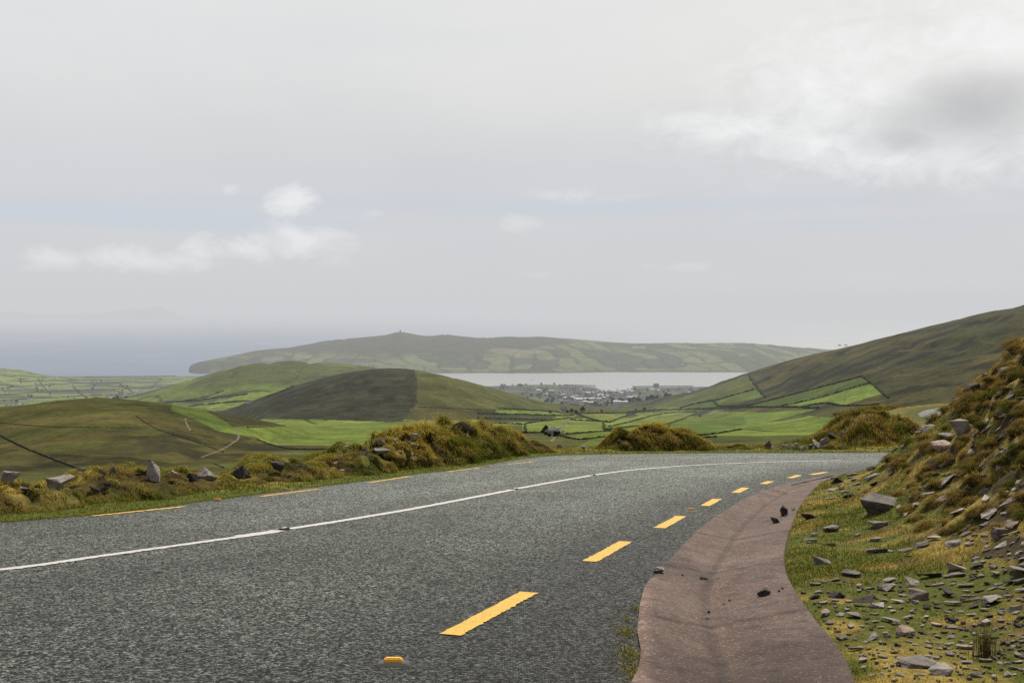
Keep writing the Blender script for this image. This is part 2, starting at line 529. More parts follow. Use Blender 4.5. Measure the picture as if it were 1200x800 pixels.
R = onroad
stripe('white_line', [(-7.2, 7.2), (-5.9, 8.35), R(0, 670.5), R(120, 654), R(220, 640), R(284, 631)], .13, M_WHITE, ragged=.008)
stripe('white_line', [R(281, 631), R(326, 624.5)], .21, M_WHITE, ragged=.01)
stripe('white_line', [R(338, 622), R(420, 609), R(500, 595), R(600, 575.5)], .15, M_WHITE, ragged=.008)
stripe('white_line', [R(606, 574), R(650, 566), R(692, 558.5)], .15, M_WHITE, ragged=.008)
stripe('white_line', [R(696, 557.8), R(740, 552), R(800, 547), R(860, 543.8), R(920, 541.8), R(985, 540.5)], .15, M_WHITE, ragged=.008)
for a, b in [((527.5, 746), (619.5, 696)), ((691, 659), (732.5, 636)), ((772.5, 619.5), (797.5, 606)), ((826, 593.3), (840.5, 585.3)), ((862, 577.8), (873, 572.2)), ((894, 567.5), (903, 564.5)), ((925, 560.5), (936, 557.5)), ((951, 556.5), (968, 553.5))]:
    stripe('yellow_dash', [R(*a), R(*b)], .15, M_YELLOW, ragged=.006)
for a, b in [((108, 605), (216, 594)), ((306, 582), (374, 573.5)), ((432, 566), (480, 558.5)), ((524, 553), (560, 549)), ((594, 544.3), (626, 541.5)), ((657, 538.6), (685, 536.8)), ((716, 535.7), (740, 535.4))]:
    stripe('yellow_dash', [R(*a), R(*b)], .11, M_YELLOW, 'worn yellow dash along the far left road edge', ragged=.012)


# ------------------------------------------------------------------ grass
def blades(name, P, N, length, width, color, lean=.5, droop=None, segs=2, mat=M_BLADE, parent=None):
    """one mesh of many bent grass blades standing on the points P"""
    n = len(P)
    if np.ndim(length) == 0: length = np.full(n, length)
    if np.ndim(width) == 0: width = np.full(n, width)
    ang = rng.uniform(0, 2 * np.pi, n)
    side = np.stack([np.cos(ang), np.sin(ang), np.zeros(n)], 1)
    out = np.stack([-np.sin(ang), np.cos(ang), np.zeros(n)], 1)
    if droop is not None:
        out = out * .5 + droop
        out /= np.linalg.norm(out, axis=1)[:, None] + 1e-6
        side = np.cross(out, [0, 0, 1]); side /= np.linalg.norm(side, axis=1)[:, None] + 1e-6
    ln = lean * rng.uniform(.2, 1.6, n)
    d1 = N + out * (ln * .5)[:, None]; d1 /= np.linalg.norm(d1, axis=1)[:, None]
    d2 = N * (1 - ln * .45)[:, None] + out * (ln * 1.3)[:, None]; d2 /= np.linalg.norm(d2, axis=1)[:, None] + 1e-6
    L = (length * rng.uniform(.5, 1.4, n))[:, None]
    w = (width * rng.uniform(.7, 1.3, n))[:, None]
    b0 = P - side * w * .5; b1 = P + side * w * .5
    m = P + d1 * L * .5; m0 = m - side * w * .4; m1 = m + side * w * .4
    tip = m + d2 * L * .55
    V = np.stack([b0, b1, m0, m1, tip], 1).reshape(-1, 3)
    i = np.arange(n)[:, None] * 5
    T = np.concatenate([i + np.array([0, 1, 3]), i + np.array([0, 3, 2]), i + np.array([2, 3, 4])], 0)
    c = color * rng.uniform(.65, 1.35, (n, 1))
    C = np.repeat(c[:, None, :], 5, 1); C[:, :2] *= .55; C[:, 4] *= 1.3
    me = np_mesh(name, V, T, False, C.reshape(-1, 3))
    return link(name, me, mat, parent)


def normals_at(x, y, e=.05):
    z0, = samp([GZ], x, y); zx, = samp([GZ], x + e, y); zy, = samp([GZ], x, y + e)
    n = np.stack([-(zx - z0) / e, -(zy - z0) / e, np.ones_like(z0)], -1)
    return n / np.linalg.norm(n, axis=-1, keepdims=True), z0


# grass at the broken road edge beside the gutter
pts = []
for px, py, k, r in [(738, 770, 420, .16), (733, 742, 240, .10), (743, 790, 300, .12), (746, 715, 120, .08), (752, 702, 25, .03), (735, 728, 60, .05)]:
    cx, cy = R(px, py)
    for _ in range(k): pts.append((cx + random.gauss(0, r * .35), cy + random.gauss(0, r)))
pts = np.array(pts); x, y = pts.T
keepm = sdist(x, y, INNER)[0] < .02
x, y = x[keepm], y[keepm]
c = np.where((rng.uniform(0, 1, len(x)) < .35)[:, None], GOLD, GREEN) * 1.2
g = blades('edge_grass', np.stack([x, y, zplane(y)], 1), np.tile([0., 0, 1], (len(x), 1)), .035, .004, c, lean=.9)
tag(g, 'thin grass and moss sprouting along the cracked road edge', 'grass', kind='stuff')


# ------------------------------------------------------------------ turf banks along the outer side of the road
def offset_line(line, off):
    t = np.gradient(line, axis=0); t /= np.linalg.norm(t, axis=1)[:, None]
    return line + np.stack([-t[:, 1], t[:, 0]], 1) * off


BANKS = []
ROCK_AT = []
SPOTS = []
LSEG = np.array([p for p in LEFT if p[1] > 8 and not (p[0] > 24)])


def make_bank(name, label, crest, off, half, px0, px1, seed, wet=.35, front=.8, shag=.22, nblade=40000, gold=1.0, lump=1.0):
    """an overgrown earth bank whose crest follows given sight lines; cross-section runs from the road side to the valley side"""
    cl = smooth_line(offset_line(LSEG, off), .07)
    pxs = 600 + F * cl[:, 0] / cl[:, 1]
    m = (pxs > px0) & (pxs < px1); cl = cl[m]; pxs = pxs[m]
    cpx = np.array([c[0] for c in crest], float); cpy = np.array([c[1] for c in crest], float)
    sl_ = ray(pxs, np.interp(pxs, cpx, cpy))[1]
    hz = sl_ * cl[:, 1]
    base = zplane(cl[:, 1])
    h = np.maximum(hz - base, .03)
    end = np.minimum(pxs - px0, px1 - pxs) / 14.0
    t = np.gradient(cl, axis=0); t /= np.linalg.norm(t, axis=1)[:, None]
    nr = np.stack([-t[:, 1], t[:, 0]], 1)
    q = np.linspace(-1, 1, 41)
    prof = np.where(q < 0, np.clip(1 - np.abs(q) ** 2.6, 0, 1) ** front, np.clip(1 - np.abs(q) ** 2.0, 0, 1))
    XY = cl[:, None, :] + nr[:, None, :] * (q * half)[None, :, None]
    lumps = (fbm(XY[..., 0] * 1.5, XY[..., 1] * 1.5, 3, seed) - .5) * .9 * lump + (fbm(XY[..., 0] * 4.2, XY[..., 1] * 4.2, 3, seed + 5) - .5) * .42
    knob = vnoise(XY[..., 0] * 1.15 + 40, XY[..., 1] * 1.15 + seed, seed + 2)
    Z = base[:, None] - .06 + (h[:, None] + .06) * prof[None, :] * (1 + .5 * lumps - .12 * sstep(.55, .25, knob))
    bulge = (fbm(XY[..., 0] * 2.6, Z * 2.6 + XY[..., 1], 3, seed + 8) - .5) * .35 * np.clip(h, .1, 1)[:, None]
    XY = XY + nr[:, None, :] * (bulge * np.exp(-((q + .55) / .4) ** 2)[None, :])[..., None]
    arcs = np.r_[0, np.cumsum(np.hypot(*np.diff(cl, axis=0).T))]
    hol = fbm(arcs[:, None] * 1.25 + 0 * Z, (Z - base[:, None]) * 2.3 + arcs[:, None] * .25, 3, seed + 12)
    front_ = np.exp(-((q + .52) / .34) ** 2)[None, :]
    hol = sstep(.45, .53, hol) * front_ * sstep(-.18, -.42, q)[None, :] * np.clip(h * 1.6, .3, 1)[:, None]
    hs = np.clip(h, .25, 1.0)[:, None]
    wob = (fbm(arcs[:, None] * 1.9, Z * 1.9, 3, seed + 33) - .5) * 1.3
    f1, f2, cid = worley(arcs[:, None] / .62 + wob, (q[None, :] * half + (Z - base[:, None]) * np.sign(q)[None, :] * .9) / .5 + wob, seed + 21)
    crease = sstep(.26, .05, f2 - f1)
    dome = np.clip(1 - (f1 / .75) ** 2, 0, 1) * (.5 + .9 * cid)
    XY = XY + nr[:, None, :] * (hol * .28 + (q[None, :] * (dome * .8 - .3 - .45 * crease + (fbm(arcs[:, None] * 5, Z * 5 + q[None, :] * 2, 3, seed + 61) - .5) * .8) * .42 * hs))[..., None]
    Z = Z + (1 - np.abs(q))[None, :] ** .6 * (dome * .8 - (.40 + .28 * sstep(.7, 1.2, h))[:, None] - .3 * crease + (fbm(arcs[:, None] * 6, q[None, :] * 4, 3, seed + 71) - .5) * .8) * .36 * hs
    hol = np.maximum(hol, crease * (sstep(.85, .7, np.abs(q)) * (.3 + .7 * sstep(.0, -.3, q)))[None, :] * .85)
    # valley side goes on down below the hillside
    Z[:, -6:] -= np.linspace(0, .8, 6)[None, :]
    V = np.dstack([XY, Z[..., None]])
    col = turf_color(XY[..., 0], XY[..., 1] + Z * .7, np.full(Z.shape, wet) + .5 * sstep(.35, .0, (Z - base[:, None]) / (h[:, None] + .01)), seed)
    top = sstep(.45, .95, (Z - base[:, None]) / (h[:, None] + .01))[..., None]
    col = col * (1 - .35 * (1 - top)) * (1 + .25 * top)  # sunlit top and shaded lower face put into the turf colour
    col = col * (1 - hol[..., None]) + np.array([.024, .017, .010]) * hol[..., None]  # dark soil in hollows; shade between the lumps put into the colour
    root = empty(name, (float(cl[len(cl) // 2, 0]), float(cl[len(cl) // 2, 1]), float(base[len(cl) // 2])))
    tag(root, label, 'earth bank')
    inv = Vector(root.location)
    Vl = V.reshape(-1, 3) - np.array(inv)
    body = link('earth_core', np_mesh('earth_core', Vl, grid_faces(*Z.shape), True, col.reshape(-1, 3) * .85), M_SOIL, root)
    # hanging turf
    tu = np.gradient(V, axis=0); tv = np.gradient(V, axis=1)
    N = np.cross(tu, tv); N /= np.linalg.norm(N, axis=-1, keepdims=True) + 1e-9
    N = np.where(N[..., 2:] < 0, -N, N)
    ri = rng.uniform(0, V.shape[0] - 1.01, nblade); qi = rng.beta(1.2, 1.6, nblade) * 34
    i0 = ri.astype(int); j0 = qi.astype(int); a = (ri - i0)[:, None]; b = (qi - j0)[:, None]
    P = (V[i0, j0] * (1 - a) + V[i0 + 1, j0] * a) * (1 - b) + (V[i0, j0 + 1] * (1 - a) + V[i0 + 1, j0 + 1] * a) * b
    NN = N[i0, j0]
    clump = fbm(P[:, 0] * 2.4 + P[:, 2], P[:, 1] * 2.4 + P[:, 2], 3, seed + 3)
    kp = rng.uniform(0, 1, nblade) < np.clip((clump - .30) * 5, .5, 1) * (1 - np.sqrt(np.clip(hol[i0, j0], 0, 1)))
    ppx = 600 + F * P[:, 0] / P[:, 1]; ppy = 400 - F * (P[:, 2] * CP + P[:, 1] * SP) / (P[:, 1] * CP - P[:, 2] * SP)
    for (rx, ry, rw, rh, rd) in SPOTS:
        kp &= ~((((ppx - rx) / (rw * .52)) ** 2 + ((ppy - ry + .5) / (rh * .56)) ** 2 < 1) & (P[:, 1] < rd + .5))
    P, NN, i0, j0, clump = P[kp], NN[kp], i0[kp], j0[kp], clump[kp]
    cc = turf_color(P[:, 0], P[:, 1] + P[:, 2] * .7, wet + .5 * sstep(.3, .0, (P[:, 2] - base[i0]) / (h[i0] + .01)), seed)
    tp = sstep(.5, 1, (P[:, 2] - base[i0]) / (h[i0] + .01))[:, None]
    cc = cc * (1 - tp * .45 * gold) + np.array([.50, .39, .09]) * tp * .45 * gold  # golden crest blades, with sunlit brightness put into their colour
    L = shag * (.22 + .95 * sstep(.6, 1.15, h[i0])) * (.35 + .6 * clump + .5 * dome[i0, j0])
    dr = np.stack([NN[:, 0], NN[:, 1], np.full(len(NN), -.75)], 1)
    up = NN * .5 + np.array([0, 0, .22]); up /= np.linalg.norm(up, axis=1)[:, None]
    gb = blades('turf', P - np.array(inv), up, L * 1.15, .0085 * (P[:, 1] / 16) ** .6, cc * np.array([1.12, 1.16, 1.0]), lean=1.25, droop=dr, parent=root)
    gb['kind'] = 'stuff'
    rec = dict(V=V, cl=cl, h=h, pxs=pxs, root=root, off=off, half=half)
    BANKS.append(rec)
    return rec



rad = math.radians
# rocks set in the left bank: (px, py, width px, height px, depth ratio, rotation, mesh kind, material, label)
LEFT_ROCKS = [
    (75, 568, 38, 19, .8, (.1, .15, .3), 'slab', M_PALE, 'pale grey angular boulder in turf near the left end of the bank'),
    (180, 556, 17, 36, .8, (0, -.45, .2), 'chunk', M_PALE, 'upright pointed grey rock leaning in the left bank'),
    (240, 561, 26, 20, .8, (.2, .5, .3), 'slab', M_SLATE, 'grey tilted slab in the hollow right of the pointed rock'),
    (227, 561, 20, 11, .8, (0, .1, .0), 'chunk', M_DARK, 'dark blocky rock touching the tilted slab in the hollow'),
    (22, 583, 38, 9, .7, (0, .12, .1), 'slab', M_DARK, 'dark layered slab low at the left edge of the bank'),
    (29, 590, 12, 9, .8, (.3, .1, .4), 'chunk', M_PALE, 'small pale stone under the dark layered slab'),
    (44, 586, 15, 7, .8, (0, .2, .1), 'slab', M_DARK, 'dark flat stone right of the dark layered slab'),
    (13, 558, 20, 10, .8, (0, .2, .3), 'slab', M_SLATE, 'grey stone on the bank crest at the far left'),
    (3, 588, 10, 8, .8, (.3, .2, .1), 'chunk', M_SLATE, 'grey stone at the far left foot of the bank'),
    (132, 552, 8, 12, .8, (0, .3, 0), 'chunk', M_SLATE, 'small grey stone poking from the turf left of the pointed rock'),
    (96, 550, 12, 4, .8, (0, 0, 0), 'slab', M_PALE, 'thin pale stone on top of the bank above the pale boulder'),
    (116, 593, 16, 5, .8, (0, 0, 0), 'slab', M_PALE, 'flat pale stone in the verge above the first yellow dash'),
    (282, 555, 25, 19, .9, (0, .3, .2), 'chunk', M_DARK, 'large dark mossy rock in the bank before the turf rises'),
    (326, 545, 16, 12, .9, (0, .1, .2), 'chunk', M_DARK, 'dark earthy rock under the turf overhang'),
    (428, 537, 11, 17, .8, (0, .4, .2), 'chunk', M_BROWN, 'pinkish brown stone exposed in the steep bank face'),
    (446, 528, 20, 6, .8, (.1, 0, .2), 'slab', M_PALE, 'pale upper slab exposed in the tall turf bank'),
    (470, 533, 28, 9, .8, (.15, .2, .2), 'slab', M_PALE, 'large pale slab exposed in the tall turf bank'),
    (452, 538, 16, 9, .8, (.15, .1, .2), 'slab', M_PALE, 'pale lower slab beneath the large slab in the tall bank'),
    (405, 524, 6, 4, .8, (0, 0, 0), 'slab', M_PALE, 'small white stone on the bank crest left of the tall turf'),
    (547, 512, 5, 10, .8, (0, 0, 0), 'chunk', M_PALE, 'small grey stone in the face of the tallest turf'),
    (359, 570, 8, 4, .8, (0, 0, 0), 'chunk', M_SLATE, 'small grey stone in the verge by the second yellow dash'),
    (357, 560, 5, 6, .8, (0, 0, 0), 'chunk', M_SLATE, 'tiny upright grey stone at the foot of the bank'),
    (656, 524, 8, 7, .8, (0, 0, 0), 'chunk', M_BROWN, 'brown stone at the end of the tall turf bank'),
    (684, 524, 5, 4, .8, (0, 0, 0), 'chunk', M_PALE, 'small pale stone in the grassy gap between the banks'),
    (769, 521, 9, 5, .8, (0, 0, 0), 'slab', M_PALE, 'pale stone low in the rounded grass mound'),
    (900, 522, 9, 11, .6, (0, -.5, .2), 'slab', M_SLATE, 'leftmost of the upright grey stones in the low stony bank'),
]
CREST1_ = [(-140, 560), (-60, 560), (0, 560), (40, 566), (75, 562), (100, 552), (130, 547), (160, 549), (200, 549), (235, 556), (262, 558), (292, 549), (318, 535), (345, 538), (370, 537), (400, 526), (430, 518), (455, 510), (480, 504), (505, 499), (530, 497), (560, 500), (590, 505), (610, 510), (628, 518), (643, 528), (652, 533)]
LOW_ROCKS = [(921, 525, 12, 7), (932, 524, 8, 10), (941, 527, 12, 8), (950, 525, 9, 9), (913, 527, 8, 5), (957, 521, 14, 6), (966, 517, 12, 6), (975, 511, 12, 5), (928, 529, 10, 4), (986, 509, 6, 7), (905, 525, 8, 7), (890, 526, 7, 4), (936, 530, 12, 4)]
FACE = offset_line(LSEG, 1.12)


def on_face(px, py):
    """point at the road face of the bank along a sight line"""
    u, s = ray(px, py); q = FACE[:, 0] / FACE[:, 1]
    k = int(np.argmin(np.abs(q - u))); d = float(FACE[k, 1])
    e = float(zplane(d)) - .02
    if s * d < e: d = max(d - 1.2, 1.5 / (-float(s) - .1) if s < -.105 else d)
    return Vector((float(u) * d, d, float(s) * d))


sr = random.Random(19)
SMALL = []
while len(SMALL) < 34:
    px_ = sr.uniform(-4, 500)
    top_ = np.interp(px_, [c[0] for c in CREST1_], [c[1] for c in CREST1_]); bot_ = np.interp(px_, [0, 290, 440, 560], [606, 577, 559, 545])
    py_ = top_ + (bot_ - top_) * sr.uniform(.08, .85); w_ = sr.uniform(6, 15) * (1 if px_ < 380 else .8)
    if all(abs(px_ - r[0]) > (w_ + r[2]) * .6 or abs(py_ - r[1]) > (w_ + r[3]) * .5 for r in LEFT_ROCKS + SMALL): SMALL.append((px_, py_, w_, w_ * sr.uniform(.4, .75)))
for r_ in LEFT_ROCKS + LOW_ROCKS + SMALL:
    p_ = on_face(r_[0], r_[1]); SPOTS.append((r_[0], r_[1], r_[2], r_[3], p_.y))

CREST1 = [(-140, 560), (-60, 560), (0, 560), (40, 566), (75, 562), (100, 552), (130, 547), (160, 549), (200, 549), (235, 556), (262, 558), (292, 549), (318, 535), (345, 538), (370, 537), (400, 526), (430, 518), (455, 510), (480, 504), (505, 499), (530, 497), (560, 500), (590, 505), (610, 510), (628, 518), (643, 528), (652, 533)]
make_bank('turf_bank', 'long overgrown earth bank with golden turf and rocks along the left road edge', CREST1, 1.75, 1.25, -135, 652, 301, wet=.38, nblade=230000)
make_bank('turf_bank', 'separate rounded mound of shaggy golden grass beyond the gap in the roadside bank', [(703, 531), (712, 517), (722, 508), (738, 504), (760, 501), (778, 501), (800, 506), (818, 510), (832, 519), (840, 530)], 1.8, 1.1, 703, 841, 401, wet=.15, nblade=70000, shag=.3)
make_bank('turf_bank', 'low stony bank of dull grass beside the bend right of the rounded mound', [(838, 524), (860, 521), (885, 521), (905, 520), (930, 521), (950, 522), (968, 519), (990, 520)], 1.6, 1.0, 836, 985, 501, wet=.55, nblade=30000, shag=.16)

# mound at the inside of the bend, and the bank behind the lower stretch of road
def make_mound(name, label, cx, cy, rx, ry, crest, seed, nblade, wet):
    root = empty(name, (cx, cy, float(zplane(cy)) - .5)); tag(root, label, 'earth bank')
    n1, n2 = 90, 60
    xs = np.linspace(-1, 1, n1); ys = np.linspace(-1, 1, n2)
    Y, X = np.meshgrid(ys, xs)
    wx = cx + X * rx; wy = cy + Y * ry
    pxs = 600 + F * wx / wy
    top = ray(pxs, np.interp(pxs, [c[0] for c in crest], [c[1] for c in crest]))[1] * cy
    base = zplane(wy) - 1.2
    rr = np.clip(1 - np.abs(Y) ** 2.4, 0, 1) * np.clip(1 - np.abs(X) ** 4, 0, 1)
    Zm = base + np.maximum(top - base, 0) * rr * (1 + ((fbm(wx * .8, wy * .8, 4, seed) - .5) * .55 + (fbm(wx * 2.4, wy * 2.4, 3, seed + 2) - .5) * .25))
    V = np.dstack([wx, wy, Zm])
    col = turf_color(wx * .6, wy * .6, np.full(Zm.shape, wet), seed)
    link('earth_core', np_mesh('earth_core', V.reshape(-1, 3) - np.array(root.location), grid_faces(n1, n2)[:, ::-1], True, col.reshape(-1, 3) * .55), M_SOIL, root)
    i = rng.integers(0, n1 - 1, nblade); j = rng.integers(0, n2 - 1, nblade)
    a = rng.uniform(0, 1, (nblade, 1)); b = rng.uniform(0, 1, (nblade, 1))
    P = (V[i, j] * (1 - a) + V[i + 1, j] * a) * (1 - b) + (V[i, j + 1] * (1 - a) + V[i + 1, j + 1] * a) * b
    cl = fbm(P[:, 0] * 1.3, P[:, 1] * 1.3, 3, seed + 4)
    kp = rng.uniform(0, 1, nblade) < np.clip((cl - .3) * 4, .1, 1)
    P, cl = P[kp], cl[kp]
    cc = turf_color(P[:, 0] * .6, P[:, 1] * .6, np.full(len(P), wet), seed)
    gb = blades('turf', P - np.array(root.location), np.tile([0., 0, 1], (len(P), 1)), .3 * (.4 + cl), .03, cc, lean=1.0, parent=root)
    gb['kind'] = 'stuff'
    return V


MOUND = make_mound('turf_bank', 'green and brown grassy hump in the bend in front of the lower stretch of road', 15.7, 46.5, 3.9, 5.5, [(930, 528), (955, 520), (975, 507), (995, 494), (1012, 486), (1030, 483), (1050, 490), (1070, 492), (1085, 494), (1110, 496)], 611, 60000, .5)
make_mound('turf_bank', 'dark grass bank edging the far side of the lower stretch of road', 37.2, 99, 5.2, 3.0, [(950, 492), (985, 487), (1000, 481), (1030, 478), (1060, 479), (1085, 480), (1110, 481), (1150, 482)], 641, 26000, .3)


# ------------------------------------------------------------------ rocks
WEDGE = [(-1, -.7, .75), (-.9, -.75, .35), (.5, -.85, 1), (1, -.6, .8), (1, .8, .9), (-.5, .9, .8), (-.35, -.35, -.75), (-.1, -.4, -1), (.9, -.55, -.9), (.9, .7, -1), (.1, .6, -.9)]


def rock_mesh(name, seed, dims, kind='slab', mat=M_SLATE, sub=2):
    r = random.Random(seed); bm = bmesh.new()
    k = {'slab': 11, 'chunk': 9, 'round': 40, 'wedge': 0}[kind]
    if kind == 'wedge':
        for v in WEDGE: bm.verts.new(Vector(v))
    for _ in range(k):
        v = Vector((r.gauss(0, 1), r.gauss(0, 1), r.gauss(0, 1))).normalized()
        if kind == 'slab': v = Vector((math.copysign(abs(v.x) ** .7, v.x), math.copysign(abs(v.y) ** .7, v.y), math.copysign(abs(v.z) ** .35, v.z)))
        v *= r.uniform(.8, 1.05)
        bm.verts.new(v)
    res = bmesh.ops.convex_hull(bm, input=bm.verts)
    junk = [g for g in res['geom_interior'] if isinstance(g, bmesh.types.BMVert)]
    if junk: bmesh.ops.delete(bm, geom=junk, context='VERTS')
    loose = [v for v in bm.verts if not v.link_faces]
    if loose: bmesh.ops.delete(bm, geom=loose, context='VERTS')
    bmesh.ops.bevel(bm, geom=list(bm.edges), offset=.03, segments=1, affect='EDGES', profile=.5)
    bmesh.ops.triangulate(bm, faces=bm.faces)
    bmesh.ops.subdivide_edges(bm, edges=bm.edges, cuts=sub, use_grid_fill=True)
    off = Vector((seed * 3.1, seed * 1.7, 0))
    for v in bm.verts:
        n = v.co.normalized()
        lay = math.floor(v.co.z * 3 + mnoise.noise(v.co * 1.5 + off) * 1.2) * .02 if kind == 'slab' else 0
        v.co += n * (.09 * mnoise.noise(v.co * 1.6 + off) + .05 * mnoise.noise(v.co * 4.5 + off)) + Vector((n.x, n.y, 0)) * lay
    hx = max(abs(v.co.x) for v in bm.verts); hy = max(abs(v.co.y) for v in bm.verts); hz = max(abs(v.co.z) for v in bm.verts)
    for v in bm.verts: v.co = Vector((v.co.x / hx * dims[0] / 2, v.co.y / hy * dims[1] / 2, v.co.z / hz * dims[2] / 2))
    bmesh.ops.recalc_face_normals(bm, faces=bm.faces)
    me = bpy.data.meshes.new(name); bm.to_mesh(me); bm.free()
    for p in me.polygons: p.use_smooth = kind == 'round'
    me.materials.append(mat)
    return me


def put_rock(p, dims, rot, label, kind='slab', mat=M_SLATE, group=None, seed=None, name='rock', sub=3):
    o = link(name, rock_mesh(name, seed if seed is not None else random.randint(0, 9999), dims, kind, mat, sub))
    o.location = p; o.rotation_euler = rot
    ROCK_AT.append((p[0], p[1], max(dims[0], dims[1]) * .5))
    tag(o, label, 'rock', group)
    return o


rad = math.radians
for px, py, w, h, dp, rot, kd, mt, lb in LEFT_ROCKS:
    p = on_face(px, py); m = p.y / F
    put_rock(p, (w * m * 1.08, w * m * max(dp, .8), h * m * 1.15), rot, lb, kd, mt)
for k, (px, py, w, h) in enumerate(SMALL):
    p = on_face(px, py); m = p.y / F
    put_rock(p, (w * m * 1.1, w * m * .9, h * m * 1.15), (sr.uniform(-.3, .3), sr.uniform(-.5, .5), sr.uniform(0, 3)), 'small half-buried stone in the turf of the long left bank', 'slab', [M_SLATE, M_DARK, M_PALE, M_BROWN, M_DARK][k % 5], 'half-buried stones in the long left bank', sub=2)
for k, (px, py, w, h) in enumerate(LOW_ROCKS):
    p = on_face(px, py); m = p.y / F
    put_rock(p, (w * m * 1.1, w * m * .7, h * m * 1.2), (random.uniform(-.5, .5), random.uniform(-.7, .3), random.uniform(0, 3)), 'small grey stone tumbled in the low stony bank at the bend', 'slab', [M_SLATE, M_PALE, M_SLATE, M_DARK][k % 4], 'stones in the low stony bank', sub=2)

# single rocks of the right bank
RIGHT_ROCKS = [
    (1028, 592, 40, 23, 1.1, (.12, .20, -.3), 'wedge', M_GREY, 'big overhanging grey rock jutting from the slope above the gutter bend', .1),
    (1130, 501, 34, 26, .9, (.2, .3, .4), 'chunk', M_PALE, 'large pale faceted boulder high on the right bank'),
    (1106, 523, 26, 18, .8, (.1, .5, .3), 'slab', M_BROWN, 'pinkish slab leaning below the large pale boulder'),
    (1113, 512, 24, 6, .8, (.1, .0, .2), 'slab', M_PALE, 'thin pale slab wedged under the large pale boulder'),
    (1088, 502, 20, 6, .8, (.1, -.1, .2), 'slab', M_SLATE, 'flat grey slab left of the large pale boulder'),
    (1143, 455, 22, 14, .8, (.0, -.5, .2), 'slab', M_DARK, 'dark slab sticking out on the skyline of the right bank'),
    (1153, 444, 9, 6, .8, (0, 0, 0), 'chunk', M_PALE, 'small pale rock above the dark skyline slab'),
    (1179, 436, 16, 10, .8, (.1, -.2, .1), 'slab', M_SLATE, 'grey slab beneath the topmost tussocks at the right edge'),
    (1195, 423, 14, 22, .8, (0, -.5, .2), 'slab', M_DARK, 'dark upright outcrop at the right edge below the skyline'),
    (1028, 615, 22, 12, .8, (.1, 0, .2), 'chunk', M_PALE, 'pale stone lying just below the overhanging rock'),
    (1060, 740, 21, 14, .9, (0, 0, .2), 'round', M_BROWN, 'rounded brown stone among the flat slabs near the front'),
    (1072, 777, 46, 10, .8, (.05, .03, .2), 'slab', M_PALE, 'long pale flat slab at the front of the grass'),
    (1099, 786, 36, 11, .9, (.0, -.02, .3), 'slab', M_PALE, 'broad pale slab right of and in front of the long flat slab'),
    (1082, 768, 16, 6, .9, (.0, .1, .3), 'slab', M_PALE, 'small grey slab just behind the long flat slab'),
    (1181, 790, 10, 8, .8, (.2, .4, .2), 'slab', M_PALE, 'small tilted pale stone at the front right corner'),
    (962, 658, 20, 11, .8, (.1, .2, .2), 'slab', M_PALE, 'pale pointed stone in green grass close to the gutter edge'),
    (948, 605, 24, 11, .8, (.0, .1, .2), 'chunk', M_DARK, 'dark rock on the grass edge beside the gutter stones'),
    (1121, 665, 24, 9, .8, (.0, .25, .2), 'slab', M_BROWN, 'tan tilted slab with dark underside in the middle of the grass'),
    (1076, 697, 28, 14, .8, (.05, .1, .2), 'slab', M_BROWN, 'broad pinkish slab in the thickest scatter of stones'),
    (1068, 683, 22, 12, .8, (.0, .4, .2), 'slab', M_SLATE, 'grey tilted slab behind the broad pinkish slab'),
    (981, 696, 22, 11, .8, (.0, .1, .2), 'chunk', M_DARK, 'dark blocky stone at the left of the stone scatter'),
    (1011, 702, 24, 12, .8, (.1, .2, .2), 'slab', M_DARK, 'dark wedge stone right of the dark blocky stone'),
    (1163, 704, 22, 12, .8, (.1, -.1, .2), 'slab', M_PALE, 'pale rough slab above the dark rush tuft'),
    (1188, 713, 20, 9, .8, (.0, -.15, .2), 'slab', M_PALE, 'pale smooth slab at the right edge above the rush tuft'),
    (1021, 746, 20, 9, .8, (.1, -.1, .2), 'slab', M_SLATE, 'grey slab left of the rounded brown stone'),
    (1174, 621, 26, 12, .8, (.0, -.2, .2), 'slab', M_BROWN, 'pinkish stepped slab in green moss near the right edge'),
    (1188, 613, 24, 6, .8, (.0, -.2, .2), 'slab', M_BROWN, 'long thin pinkish slab above the stepped slab at the right edge'),
    (1119, 638, 22, 9, .8, (.0, -.2, .2), 'slab', M_SLATE, 'grey slab alone in the mossy middle of the bank'),
    (982, 563, 16, 9, .8, (.1, .2, .2), 'chunk', M_DARK, 'dark rock at the toe of the bank where the gutter vanishes'),
    (1154, 577, 12, 10, .8, (.1, -.6, .2), 'slab', M_SLATE, 'grey slab set on edge in the tussocks high in the bank'),
    (1197, 568, 16, 14, .8, (.1, -.6, .2), 'chunk', M_BROWN, 'reddish rock at the right edge above the green hollow'),
    (1048, 550, 16, 8, .8, (.1, -.3, .2), 'slab', M_SLATE, 'grey slab on the bank edge above the road bend'),
    (1062, 498, 14, 6, .8, (.1, -.2, .2), 'slab', M_BROWN, 'brown stone on the crest where the lower road disappears'),
]
placed = []
for rec in RIGHT_ROCKS:
    px, py, w, h, dp, rot, kd, mt, lb = rec[:9]
    p = hit_ground(px, py + h * .3, 4)
    if p is None: continue
    m = p.y / F; placed.append((px, py, w))
    put_rock(p + Vector((0, 0, h * m * .18)), (w * m * 1.1, w * m * dp, h * m * 1.1), rot, lb, kd, mt, seed=sum(map(ord, lb)))

